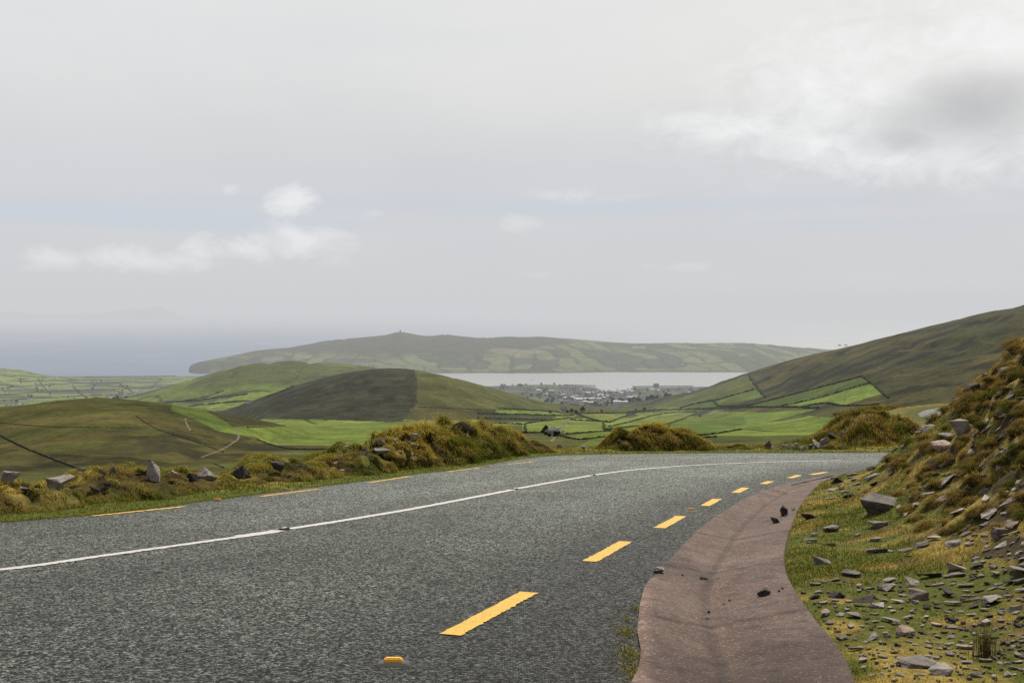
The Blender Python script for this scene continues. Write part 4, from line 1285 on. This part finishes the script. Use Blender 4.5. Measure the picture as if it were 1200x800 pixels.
def land_at(x, y):
    u = x / y
    j = int(np.clip(np.searchsorted(lu, u), 1, len(lu) - 1)); w = (u - lu[j - 1]) / (lu[j] - lu[j - 1])
    return float(np.interp(y, ld, LZ[:, j - 1] * (1 - w) + LZ[:, j] * w))


# ------------------------------------------------------------------ hedges, walls and tracks lying over the land
M_HEDGE = mat_plain('hedge_leaves', (.026, .034, .011), .95, .6, .35, .05)
M_WALL = mat_plain('dry_stone', (.05, .046, .038), .95, .5, .5, .05)
M_TRACK = mat_plain('pale_track', (.125, .115, .085), .95, .3, .2, .05)
M_TREE = mat_plain('far_tree_leaves', (.028, .036, .014), .95, .6, .4, .05)


def drape(pts, step=2.0):
    out = []
    L = smooth_line(pts, step) if len(pts) > 2 else np.array([np.array(pts[0]) + (np.array(pts[1]) - np.array(pts[0])) * t for t in np.linspace(0, 1, max(2, int(math.dist(*pts) / step)))])
    for px, py in L:
        p = hit_land(px, py)
        if p is not None and (not out or abs(p.y - out[-1].y) < .18 * p.y): out.append(p)
    return out


def ribbon(name, pts, width, height, mat, label, cat, group=None, seed=0, kind=None, lumpy=.5):
    P = drape(pts)
    if len(P) < 2: return
    r = random.Random(seed); V = []; Fc = []
    Q = []
    for a, b in zip(P[:-1], P[1:]):
        k = max(1, min(6, int((b - a).length / (width * .9))))
        for i in range(k):
            q = a.lerp(b, i / k); q.z = max(q.z, land_at(q.x, q.y)); Q.append(q)
    Q.append(P[-1]); P = Q
    for i, p in enumerate(P):
        t = (P[min(i + 1, len(P) - 1)] - P[max(i - 1, 0)]); t.z = 0
        t = t.normalized() if t.length > 1e-6 else Vector((1, 0, 0)); nr = Vector((-t.y, t.x, 0))
        w = width * (1 + lumpy * r.uniform(-.7, .9)); h = height * (1 + lumpy * r.uniform(-1.1, 1.5)); h = max(h, height * .12)
        if lumpy > .4: p = p + nr * r.gauss(0, width * .3)
        for f, z in ((-.5, -1.0), (-.5, h * .55), (-.22, h), (.22, h * .95), (.5, h * .5), (.5, -1.0)):
            V.append(p + nr * (f * w) + Vector((0, 0, z)))
    for i in range(len(P) - 1):
        for j in range(5):
            a = i * 6 + j; Fc.append((a, a + 1, a + 7, a + 6))
    c = P[len(P) // 2]
    me = np_mesh(name, np.array([v - c for v in V]), np.array(Fc), True)
    o = link(name, me, mat); o.location = c
    tag(o, label, cat, group, kind)
    return o


HV = [  # hedgerows of the valley floor and the lower right hill
    [(560, 484.5), (620, 486), (660, 487), (672, 486)], [(616, 496.5), (640, 493), (668, 489.5)], [(615, 497), (616, 507)], [(560, 496), (614, 497)],
    [(676, 484.5), (733, 483.5), (780, 480)], [(676, 484.5), (695, 492), (714, 495)], [(714, 495), (735, 487), (748, 483)], [(714, 500), (740, 494), (775, 485), (816, 482)],
    [(669, 492), (706, 494)], [(707, 494), (709, 504), (716, 503)], [(710, 503), (752, 499), (785, 496), (816, 484)], [(659, 509), (700, 506), (722, 505)],
    [(733, 483.5), (760, 481), (800, 480), (850, 478), (905, 477), (960, 478)], [(716, 502), (740, 508), (760, 512)], [(783, 497), (790, 509), (825, 510), (870, 503)], 
    [(797, 478), (820, 472), (838, 469)], [(837, 470), (845, 476), (880, 475)], [(837, 469.5), (860, 463), (884, 456)], [(879, 475), (930, 462), (1010, 441)],
    [(912, 476.5), (960, 466), (1020, 448.5)], [(1010, 441), (1019, 447), (1035, 461), (1042, 466)], [(933, 477.5), (967, 472.5), (988, 475.5), (1030, 474)], [(877, 439), (886, 452), (897, 465)],
    [(752, 499), (770, 505), (783, 503)], [(820, 486), (825, 496), (850, 492)], [(658, 511), (680, 515), (715, 511)], [(575, 507), (615, 507.5), (654, 506)],
    [(560, 490), (600, 491), (640, 492)], [(760, 512), (800, 514), (840, 512)], [(583, 478.5), (620, 480.5), (657, 483)],
]
for k, h in enumerate(HV):
    P = hit_land(*h[0]); w = 2.6 * ((P.y if P else 1500) / 1700) ** .8
    ribbon('hedgerow', h, w, w * .62, M_HEDGE, 'dark hedgerow dividing the small green fields of the valley floor', 'hedge', 'hedgerows of the valley fields', 500 + k)
HC = [[(196, 471), (225, 470), (262, 465), (290, 462)], [(215, 470), (240, 465), (262, 458)], [(312, 466), (330, 459), (352, 449)],
      [(222, 476), (262, 472), (290, 470)]]
for k, h in enumerate(HC):
    ribbon('hedgerow', h, 3.0, 2.0, M_HEDGE, 'dark hedgerow crossing the smooth green hill behind the dark hill', 'hedge', 'hedgerows on the green hill', 600 + k)
HL = [[(0, 455), (40, 452), (80, 450), (140, 449)], [(0, 463), (45, 460), (90, 458), (150, 456)], [(20, 447), (70, 446), (130, 445), (190, 444)], [(0, 470), (40, 467), (100, 464), (170, 461)], [(85, 452), (95, 462), (110, 470)], [(140, 449), (150, 456), (165, 465)], [(45, 444), (50, 452), (60, 462)],
      [(190, 444), (180, 452), (175, 460)], [(100, 442.5), (150, 441.5), (210, 440.5)], [(110, 466), (160, 463), (210, 458)], [(0, 440), (30, 441), (55, 443)], [(150, 456), (200, 453), (230, 448)]]
for k, h in enumerate(HL):
    ribbon('hedgerow', h, 4.5, 3, M_HEDGE, 'dark hedgerow striping the flat coastal fields by the sea at left', 'hedge', 'hedgerows of the coastal fields', 700 + k)
WALLS = [([(-40, 486), (0, 510), (30, 525), (60, 537), (95, 551), (110, 560)], 'dark stone wall running down the near left hill', 3.2, 2.4), ([(0, 495.5), (60, 500), (130, 501), (170, 501)], 'faint wall line level across the near left hill', 1.8, 1.0), ([(160, 488), (185, 503), (225, 516), (262, 530)], 'stone wall crossing the dark flank of the near left hill', 2.0, 1.4),
         ([(250, 543), (262, 548)], 'short wall at the foot of the near left hill', 2.0, 1.4), ([(484, 434), (488, 446), (489, 458), (486, 474), (480, 486)], 'wall separating dark heath from green pasture on the middle hill', 3.5, 2.2), ([(290, 501), (340, 498.5), (400, 497), (470, 494.5)], 'wall along the foot of the dark hill above the bright field', 4, 2.5),
         ([(300, 515), (340, 526), (400, 526)], 'hedge bank along the lower side of the bright field', 3, 2.2), ([(490, 477), (540, 479), (600, 481)], 'wall below the pasture on the middle hill', 3.5, 2.4)]
for k, (h, lb, w, hh) in enumerate(WALLS):
    ribbon('field_wall', h, w * .28, hh * .3, M_WALL, lb, 'wall', None, 800 + k, None, .38)
ribbon('path', [(235, 536), (258, 527), (272, 519), (279, 513), (278, 506), (274, 501)], 1.5, .15, M_TRACK, None, None, None, 1, 'structure', .3)
ribbon('path', [(217, 490), (219, 498), (223, 505)], 1.3, .15, M_TRACK, None, None, None, 2, 'structure', .6)
ribbon('path', [(43, 474), (52, 466), (75, 462), (79, 457), (70, 451)], 16, .5, M_TRACK, None, None, None, 3, 'structure', .2)
ribbon('path', [(668, 490), (660, 500), (655, 507), (645, 518)], 3, .3, M_TRACK, None, None, None, 4, 'structure', .3)
ribbon('path', [(150, 463), (165, 461), (171, 456)], 12, .5, M_TRACK, None, None, None, 5, 'structure', .3)

# ------------------------------------------------------------------ houses
WALLM = [mat_plain('white_render', (.72, .71, .68), .8, .12, .3), mat_plain('cream_render', (.55, .50, .42), .8, .15, .3), mat_plain('grey_render', (.34, .33, .32), .8, .2, .3), mat_plain('brown_stone', (.20, .16, .13), .9, .3, .4)]
ROOFM = [mat_plain('slate_roof', (.085, .088, .095), .7, .25, .4), mat_plain('brown_tile_roof', (.13, .085, .065), .8, .25, .4), mat_plain('pale_sheet_roof', (.42, .43, .44), .6, .15, .2)]


def house_mesh(w, d, h, rh, wm, rm, chim=True):
    bm = bmesh.new()
    V = [bm.verts.new(p) for p in [(-w / 2, -d / 2, -2), (w / 2, -d / 2, -2), (w / 2, d / 2, -2), (-w / 2, d / 2, -2), (-w / 2, -d / 2, h), (w / 2, -d / 2, h), (w / 2, d / 2, h), (-w / 2, d / 2, h), (-w / 2, 0, h + rh), (w / 2, 0, h + rh)]]
    for q in [(0, 1, 5, 4), (2, 3, 7, 6)]: bm.faces.new([V[i] for i in q])
    for q in [(1, 2, 6, 9, 5), (3, 0, 4, 8, 7)]: bm.faces.new([V[i] for i in q])
    o = .4
    Rv = [bm.verts.new(p) for p in [(-w / 2 - o, -d / 2 - o, h - .25), (w / 2 + o, -d / 2 - o, h - .25), (w / 2 + o, 0, h + rh + .12), (-w / 2 - o, 0, h + rh + .12), (w / 2 + o, d / 2 + o, h - .25), (-w / 2 - o, d / 2 + o, h - .25)]]
    for q in [(0, 1, 2, 3), (3, 2, 4, 5)]:
        bm.faces.new([Rv[i] for i in q]).material_index = 1
    if chim:
        for cx in (-w / 2 + .8, w / 2 - .8):
            g = bmesh.ops.create_cube(bm, size=1)
            for v in g['verts']: v.co = Vector((v.co.x * .9 + cx, v.co.y * .9, v.co.z * 2 + h + rh + .4))
    for i, x in enumerate(np.linspace(-w * .35, w * .35, max(3, int(w / 3)))):
        for z in ([1.3] if h < 4 else [1.3, 4.0]):
            for sy in (-1, 1):
                vs = [bm.verts.new((x + a, sy * (d / 2 + .03), z + b)) for a, b in ((-.5, -.6), (.5, -.6), (.5, .6), (-.5, .6))]
                bm.faces.new(vs if sy < 0 else vs[::-1]).material_index = 2
    me = bpy.data.meshes.new('house'); bm.to_mesh(me); bm.free()
    for m in (wm, rm, M_DARKGLASS): me.materials.append(m)
    return me


M_DARKGLASS = mat_plain('dark_window', (.02, .022, .025), .2, .1, 1, .5)
HM = {'white': [house_mesh(13, 8, 5.2, 3.2, WALLM[0], ROOFM[0]), house_mesh(17, 8, 5.6, 3.0, WALLM[0], ROOFM[0]), house_mesh(12, 7.5, 3.4, 3.0, WALLM[0], ROOFM[0])],
      'cream': [house_mesh(13, 8, 5.2, 3.0, WALLM[1], ROOFM[0]), house_mesh(15, 8, 5.4, 3.0, WALLM[1], ROOFM[1])],
      'grey': [house_mesh(14, 9, 6, 3.2, WALLM[2], ROOFM[0]), house_mesh(20, 9, 7, 3.4, WALLM[2], ROOFM[0]), house_mesh(13, 8, 5.5, 3, WALLM[3], ROOFM[1])],
      'shed': [house_mesh(38, 18, 7, 2.2, WALLM[0], ROOFM[2], False), house_mesh(30, 15, 6, 2.2, WALLM[2], ROOFM[2], False)]}
LBL = {'white': 'small white house with slate roof in the harbour town', 'cream': 'small cream house with dark roof in the harbour town', 'grey': 'grey stone or rendered house in the harbour town', 'shed': 'long low shed with pale roof in the harbour town'}
hr = random.Random(11)


def house(px, py, kind, label, group, dmin=300, name='house', k=1.0):
    p = hit_land(px, py, dmin)
    if p is None or p.z < SEA + .5: return
    o = link(name, hr.choice(HM[kind])); o.location = p; o.rotation_euler = (0, 0, hr.uniform(-.7, .7) + hr.choice([0, 0, math.pi / 2]))
    s = hr.uniform(.85, 1.2) * k; o.scale = (s, s, s)
    tag(o, label, 'house' if kind != 'shed' else 'shed', group)


TOWN = [(582, 452), (612, 451), (640, 450.5), (668, 453), (700, 457), (720, 459), (760, 457), (800, 455), (826, 456), (806, 464), (782, 470), (760, 474), (738, 481), (700, 481), (680, 478), (655, 470), (640, 463), (615, 459)]
c = 0; tries = 0
while c < 275 and tries < 12000:
    tries += 1
    px = hr.uniform(575, 830); py = hr.uniform(450, 481)
    if not bool(inpoly(np.array([px]), np.array([py]), TOWN)[0]): continue
    dens = math.exp(-((px - 682) / 55) ** 2 - ((py - 465) / 8) ** 2) + .45 * math.exp(-((py - 459) / 4) ** 2)
    if hr.random() > dens + .2: continue
    k = hr.choices(['white', 'cream', 'grey', 'shed'], [.46, .16, .28, .10])[0]
    house(px, py, k, LBL[k], {'white': 'white houses of the harbour town', 'cream': 'cream houses of the harbour town', 'grey': 'grey houses of the harbour town', 'shed': 'pale sheds of the harbour town'}[k], 3000); c += 1
for px, py in [(391, 424.5), (396, 424), (401, 425), (406, 425), (412, 426), (417, 427), (422, 427), (428, 427.5), (433, 428.5), (438, 428.5), (399, 427), (425, 429), (520, 425), (532, 426.5), (553, 424), (606, 425), (620, 421), (628, 420), (643, 422), (650, 423), (655, 421), (728, 422), (735, 421), (800, 428), (812, 426), (880, 429), (893, 430), (905, 431), (870, 432), (725, 425), (773, 428)]:
    house(px, py, hr.choice(['white', 'white', 'cream']), 'tiny pale farmhouse on the fields of the far peninsula across the harbour', 'farmhouses on the far peninsula', 5800, 'farmhouse')
for px, py in [(42, 451.5), (98, 448), (108, 448), (114, 447.5), (120, 447.5), (128, 467), (130, 466), (140, 464.5), (147, 463.5), (153, 463), (158, 462), (20, 474), (28, 475), (8, 478), (36, 470), (14, 476.5), (22, 477), (3, 480), (165, 460), (66, 443)]:
    house(px, py, hr.choice(['white', 'white', 'white', 'grey']), 'small white farmhouse on the flat coastal fields at left', 'farmhouses on the coastal fields', 2800, 'farmhouse')
for px, py, kd, lb in [(655, 482.5, 'white', 'white farmhouse beside the lane just above the valley fields'), (660, 481.5, 'grey', 'grey farm building behind the white farmhouse by the lane'), (651, 507, 'white', 'lone farmhouse by the lane among trees in the valley fields'), (646, 508, 'grey', 'grey outbuilding beside the lone valley farmhouse'),
                       (693, 481.5, 'white', 'white house at the near edge of the town above the fields'), (720, 480.5, 'white', 'white barn-like house at the near edge of the town above the fields'), (293, 472, 'white', 'white farmhouse on the flank of the green hill')]:
    house(px, py, kd, lb, None, 900, 'farmhouse', .5 if py > 500 else .62)


# ------------------------------------------------------------------ far trees
def tree_mesh(seed, h):
    r = random.Random(seed); V = []; Fc = []
    for _ in range(150):
        th = r.uniform(0, 6.28); zz = r.uniform(.22, 1.0); rad_ = .42 * math.sin(min(1, (1.03 - zz) / .55) * 1.5) * r.uniform(.3, 1.05)
        c = Vector((math.cos(th) * rad_ * h, math.sin(th) * rad_ * h, zz * h)); s = h * .11
        n = Vector((r.gauss(0, 1), r.gauss(0, 1), r.gauss(0, 1) + .5)).normalized()
        a = n.orthogonal().normalized() * s; b = n.cross(a)
        k = len(V); V += [c + a, c + b, c - a, c - b]; Fc.append((k, k + 1, k + 2, k + 3))
    me = np_mesh('crown', np.array(V), np.array(Fc), False); me.materials.append(M_TREE)
    bm = bmesh.new(); bmesh.ops.create_cone(bm, segments=6, radius1=h * .035, radius2=h * .015, depth=h * .6, cap_ends=True)
    for v in bm.verts: v.co.z += h * .25
    tm = bpy.data.meshes.new('trunk'); bm.to_mesh(tm); bm.free(); tm.materials.append(M_WALL)
    return me, tm


TM = [tree_mesh(i, h) for i, h in enumerate((9, 11, 8, 13))]


def far_tree(px, py, label, group, dmin=300, k=1.0):
    p = hit_land(px, py, dmin)
    if p is None or p.z < SEA + 1: return
    me, tm = hr.choice(TM)
    t = empty('tree', p); t.rotation_euler = (0, 0, hr.uniform(0, 6)); s = hr.uniform(.7, 1.25) * k; t.scale = (s * 1.25, s * 1.25, s)
    tag(t, label, 'tree', group)
    link('crown', me, None, t); link('trunk', tm, None, t)


c = 0
while c < 210:
    px = hr.uniform(572, 832); py = hr.uniform(450, 484)
    if not bool(inpoly(np.array([px]), np.array([py]), [(572, 451), (640, 449), (700, 457), (832, 454), (800, 468), (740, 484), (690, 484), (600, 463)])[0]): continue
    far_tree(px, py, 'small dark tree among the houses of the harbour town', 'trees of the harbour town', 3000); c += 1
c = 0
while c < 60:
    far_tree(hr.uniform(0, 150), hr.uniform(444, 474), 'small dark tree on the hedges of the flat coastal fields', 'trees of the coastal fields', 2900, .8); c += 1
for px, py in [(640, 506), (643, 504), (647, 503), (650, 509), (640, 510), (655, 509), (636, 508), (652, 513), (644, 512)]:
    far_tree(px, py, 'dark tree in the clump around the lone valley farmhouse', 'trees round the valley farmhouse', 700, .42)
for px, py in [(645, 484), (665, 484), (670, 483.5), (675, 485), (683, 482.5), (705, 483), (745, 481.5), (755, 481)]:
    far_tree(px, py, 'dark tree on the hedge line between town and valley fields', 'trees on the field edge below the town', 700, .6)

# ------------------------------------------------------------------ tower on the far hill, pier, boat
M_TOWER = mat_plain('tower_stone', (.10, .095, .085), .95, .3, .2)
q = hit_land(469, 389.5, 6000)
tz = max(q.z, land_at(q.x, 8000 * q.y / q.y)) if q else -190
bm = bmesh.new()
for r1, r2, z0, z1 in ((7.5, 6.8, -4, 8), (6.2, 5.4, 8, 17), (6.0, 6.0, 17, 19), (4.0, 3.4, 19, 22)):
    g = bmesh.ops.create_cone(bm, segments=14, radius1=r1, radius2=r2, depth=z1 - z0, cap_ends=True)
    for v in g['verts']: v.co.z += (z0 + z1) / 2
me = bpy.data.meshes.new('stone_tower'); bm.to_mesh(me); bm.free()
tw_ = link('stone_tower', me, M_TOWER); tu = float(ray(469, 388)[0])
tw_.location = (tu * 8040, 8040, land_at(tu * 8040, 8040) - 1)
tag(tw_, 'small stone watchtower on the summit of the far peninsula', 'tower')


def sea_pt(px, py):
    u, s = ray(px, py); d = SEA / float(s); return Vector((float(u) * d, d, SEA))


def bar_obj(name, a, b, w, h, mat, label, cat):
    t = (b - a).normalized(); nr = Vector((-t.y, t.x, 0)); V = []
    for p in (a, a.lerp(b, .5) + nr * w * .2, b):
        for f, z in ((-.5, -2), (-.42, h), (.42, h), (.5, -2)): V.append(p + nr * f * w + Vector((0, 0, z)) - a)
    Fc = [(i * 4 + j, i * 4 + (j + 1) % 4, i * 4 + 4 + (j + 1) % 4, i * 4 + 4 + j) for i in (0, 1) for j in range(4)] + [(0, 1, 2, 3), (11, 10, 9, 8)]
    o = link(name, np_mesh(name, np.array(V), np.array(Fc), False), mat); o.location = a; tag(o, label, cat); return o


bar_obj('pier', sea_pt(741, 453.0), sea_pt(812, 452.4), 14, 3, M_WALL, 'long dark pier reaching along the near shore of the harbour', 'pier')
bar_obj('pier', sea_pt(660, 450.9), sea_pt(698, 452.2), 12, 3, M_WALL, 'short low jetty in front of the left part of the town', 'pier')
p = sea_pt(769, 454)
o = link('harbour_building', house_mesh(26, 18, 16, 3, WALLM[3], ROOFM[0], False)); o.location = p + Vector((0, 0, 3)); tag(o, 'tall dark building standing by the long pier', 'building')
# moored boat: hull, cabin and mast
bt = empty('boat', sea_pt(623.5, 445.3)); tag(bt, 'small pale sailing boat alone on the open harbour water', 'boat')
bm = bmesh.new()
ring = []
for x, w in ((-7, 1.6), (-3, 2.3), (2, 2.2), (5.5, 1.2), (8, .1)):
    ring.append([bm.verts.new((x, -w, 1.5)), bm.verts.new((x, -w * .6, -.5)), bm.verts.new((x, w * .6, -.5)), bm.verts.new((x, w, 1.5))])
for a, b in zip(ring[:-1], ring[1:]):
    for j in range(4): bm.faces.new((a[j], a[(j + 1) % 4], b[(j + 1) % 4], b[j]))
bm.faces.new(ring[0])
me = bpy.data.meshes.new('hull'); bm.to_mesh(me); bm.free(); link('hull', me, WALLM[0], bt)
cb = link('cabin', box_bm(5, 2.6, 1.6, .15), WALLM[2], bt); cb.location = (-1, 0, 2.2)
bm = bmesh.new(); bmesh.ops.create_cone(bm, segments=8, radius1=.16, radius2=.1, depth=14, cap_ends=True); me = bpy.data.meshes.new('mast'); bm.to_mesh(me); bm.free()
mo = link('mast', me, WALLM[2], bt); mo.location = (.5, 0, 8.5)

# ------------------------------------------------------------------ sea, distant land, islets
ang = np.linspace(0, 2 * np.pi, 97)[:-1]
rr = np.array([500, 2500, 5000, 8000, 14000, 30000, 80000, 120000.])
SX = rr[:, None] * np.sin(ang)[None, :]; SY = rr[:, None] * np.cos(ang)[None, :]
V = np.dstack([SX, SY, np.full_like(SX, SEA)]).reshape(-1, 3)
i = np.arange(7 * 96); r_ = i // 96; c_ = i % 96
Fc = np.stack([r_ * 96 + c_, (r_ + 1) * 96 + c_, (r_ + 1) * 96 + (c_ + 1) % 96, r_ * 96 + (c_ + 1) % 96], 1)[:, ::-1]
sea = link('sea', np_mesh('sea', V, Fc), M_SEA); tag(sea, kind='structure')


def far_hills(crest, d, seed):
    px = np.arange(crest[0][0], crest[-1][0] + .1, 2.0)
    u, s = ray(px, np.interp(px, [c[0] for c in crest], [c[1] for c in crest]))
    z = np.maximum(s * d, SEA - 20) + (fbm(px / 11, px * 0, 4, seed) - .5) * 90
    rows = []
    for f, w in ((-1, 0), (-.6, .3), (-.3, .7), (0, 1), (.4, .6), (1, 0)):
        dd = d + f * 2500
        rows.append(np.stack([u * dd, np.full_like(u, dd), (SEA - 30) + (z - SEA + 30) * w], 1))
    V = np.array(rows)
    o = link('hills', np_mesh('hills', V.reshape(-1, 3), grid_faces(len(rows), len(px))), mat_plain('far_land', (.05, .055, .045), .95, .3, .002))
    tag(o, kind='structure')


far_hills([(-300, 364), (-100, 362), (0, 364), (30, 366), (60, 368), (100, 367), (130, 365), (160, 362), (185, 360), (200, 364), (215, 371), (222, 374)], 36000, 3)
for px, py, w, h, lb in [(983, 404.6, 60, 22, 'larger dark sea rock beyond the far headland'), (991, 404.4, 40, 14, 'smaller dark sea rock beyond the far headland')]:
    o = put_rock(sea_pt(px, py + .6), (w, w * .6, h * 2), (0, 0, 0), lb, 'chunk', M_DARK, name='sea_rock', seed=px)

# ------------------------------------------------------------------ haze over the valley and the sea
def haze_box(name, lo, hi, k, colr):
    bm = bmesh.new(); bmesh.ops.create_cube(bm, size=1)
    for v in bm.verts: v.co = Vector([lo[i] if v.co[i] < 0 else hi[i] for i in range(3)])
    me = bpy.data.meshes.new(name); bm.to_mesh(me); bm.free()
    t = NT('sea_haze')
    ab = t.n('ShaderNodeVolumeAbsorption', {'Color': (0, 0, 0, 1), 'Density': k}).outputs[0]
    em = t.n('ShaderNodeEmission', {'Color': (*colr, 1), 'Strength': k}).outputs[0]
    t.done(t.n('ShaderNodeAddShader', {0: ab, 1: em}).outputs[0], 'Volume')
    o = link(name, me, t.mat); tag(o, kind='structure'); return o


haze_box('haze', (-90000, 900, SEA - 60), (90000, 9000, 420), 1 / 15000, (.60, .615, .635))
haze_box('haze', (-90000, 9003, SEA - 60), (90000, 110000, 420), 1 / 11500, (.62, .63, .648))

# ------------------------------------------------------------------ sky and sun
SUN_EL, SUN_AZ = rad(55), rad(24)      # azimuth measured from straight ahead towards the right
w = bpy.data.worlds.new('World'); scene.world = w; w.use_nodes = True
nt = w.node_tree; nt.nodes.clear()
t = NT.__new__(NT); t.nt = nt
wo = nt.nodes.new('ShaderNodeOutputWorld')
sky = t.n('ShaderNodeTexSky', sky_type='NISHITA', sun_disc=False, sun_elevation=SUN_EL, sun_rotation=SUN_AZ, altitude=400.0, dust_density=2.0)
bg1 = t.n('ShaderNodeBackground', {'Color': sky.outputs[0], 'Strength': .06})
gen = t.n('ShaderNodeTexCoord').outputs['Generated']
sx = t.n('ShaderNodeSeparateXYZ', {0: gen})
az = t.math('ARCTAN2', sx.outputs[0], sx.outputs[1]); el = t.math('ARCSINE', sx.outputs[2])
comb = t.n('ShaderNodeCombineXYZ', {0: az, 1: t.math('MULTIPLY', el, 1.7), 2: 0.0}).outputs[0]
n_big = t.noise(2.2, comb, 5, .55, .3); n_fine = t.noise(20, comb, 9, .66, .5); n_band = t.noise(1.0, t.n('ShaderNodeCombineXYZ', {0: t.math('MULTIPLY', az, .8), 1: t.math('MULTIPLY', el, 9.0), 2: 4.0}).outputs[0], 4, .5)
base = t.ramp(t.math('ADD', t.math('MULTIPLY', el, 2.6), 0.0), [(0, (.625, .63, .64)), (.12, (.60, .615, .645)), (.26, (.585, .605, .65)), (.42, (.64, .65, .665)), (.62, (.73, .735, .735)), (.9, (.78, .78, .77))])
base = t.mix(1, base, t.ramp(n_big, [(.3, (.95, .955, .965)), (.7, (1.05, 1.045, 1.035))]), 'MULTIPLY')
base = t.mix(1, base, t.ramp(n_band, [(.3, (.955, .965, .985)), (.7, (1.04, 1.035, 1.02))]), 'MULTIPLY')
# brighter towards the sun's side
base = t.mix(1, base, t.ramp(t.math('ADD', t.math('MULTIPLY', az, .55), .5), [(.2, (.965, .975, .995)), (.75, (1.04, 1.035, 1.02))]), 'MULTIPLY')


def azel(px, py):
    u, s = ray(px, py)
    return math.atan(float(u)), math.atan2(float(s), math.sqrt(1 + float(u) ** 2))


def blob(px, py, rx, ry):
    a0, e0 = azel(px, py)
    a = t.math('DIVIDE', t.math('SUBTRACT', az, a0), rx / F); e = t.math('DIVIDE', t.math('SUBTRACT', el, e0), ry / F)
    r2 = t.math('ADD', t.math('MULTIPLY', a, a), t.math('MULTIPLY', e, e))
    return t.math('EXPONENT', t.math('MULTIPLY', r2, -1))


def cloud(blobs, color, amp=1.0, thr=.35, soft=2.0, nz=None, base_in=None):
    g = None
    for b in blobs:
        k = blob(*b); g = k if g is None else t.math('MAXIMUM', g, k)
    v = t.math('ADD', g, t.math('MULTIPLY', t.math('SUBTRACT', nz if nz is not None else n_fine, .5), 2.5))
    m = t.math('MULTIPLY', t.math('MULTIPLY', t.math('SUBTRACT', v, thr), soft, clamp=True), t.math('MINIMUM', t.math('MULTIPLY', g, 2.0), amp))
    return t.mix(m, base_in, color)


base = t.mix(1, base, (1.02, 1.005, .98), 'MULTIPLY')
base = cloud([(930, 372, 330, 60), (760, 385, 260, 40)], (.87, .87, .85), .8, .15, .9, n_big, base)
base = cloud([(760, 243, 520, 13), (1050, 262, 320, 12), (90, 250, 260, 13), (250, 262, 200, 9)], (.53, .605, .70), .75, .2, .9, n_big, base)
base = cloud([(345, 236, 32, 24), (355, 283, 72, 26), (300, 288, 60, 20), (240, 290, 36, 20), (140, 303, 70, 16), (60, 303, 50, 14), (180, 308, 90, 14)], (.88, .88, .875), .8, .36, 1.2, None, base)
base = cloud([(607, 262, 34, 14), (655, 228, 50, 10), (730, 232, 40, 8), (440, 250, 20, 8), (800, 313, 50, 8), (630, 322, 25, 5), (270, 222, 18, 8)], (.79, .79, .79), .6, .45, 1.2, None, base)
base = cloud([(850, 150, 90, 26), (1000, 110, 150, 90), (1080, 175, 170, 40), (1180, 60, 130, 90), (960, 170, 110, 26)], (.90, .90, .895), .85, .25, .9, None, base)
base = cloud([(1130, 135, 95, 46), (1060, 165, 60, 20)], (.43, .43, .435), .85, .2, .9, n_big, base)
bg2 = t.n('ShaderNodeBackground', {'Color': base, 'Strength': 1.10})
cov = t.math('MULTIPLY', t.ramp(el, [(0, .93), (.38, .93), (.80, .40), (1.0, .30)]), t.ramp(t.math('ADD', t.math('MULTIPLY', sx.outputs[1], .5), .5), [(.25, .45), (.6, 1.0)]))
mx = t.n('ShaderNodeMixShader', {0: cov, 1: bg1.outputs[0], 2: bg2.outputs[0]})
nt.links.new(mx.outputs[0], wo.inputs['Surface'])

sd = bpy.data.lights.new('sun', 'SUN'); sd.energy = 5.0; sd.angle = rad(.7); sd.color = (1.0, .92, .80)
so_ = bpy.data.objects.new('sun', sd); COL.objects.link(so_)
dirv = Vector((math.sin(SUN_AZ) * math.cos(SUN_EL), math.cos(SUN_AZ) * math.cos(SUN_EL), math.sin(SUN_EL)))
so_.rotation_euler = dirv.to_track_quat('Z', 'Y').to_euler(); so_.location = (30, 60, 80)

scene.view_settings.view_transform = 'Standard'; scene.view_settings.look = 'None'; scene.view_settings.exposure = 0
scene.render.engine = 'CYCLES'
scene.cycles.max_bounces = 5; scene.cycles.volume_bounces = 0; scene.cycles.transparent_max_bounces = 8
scene.cycles.use_denoising = False
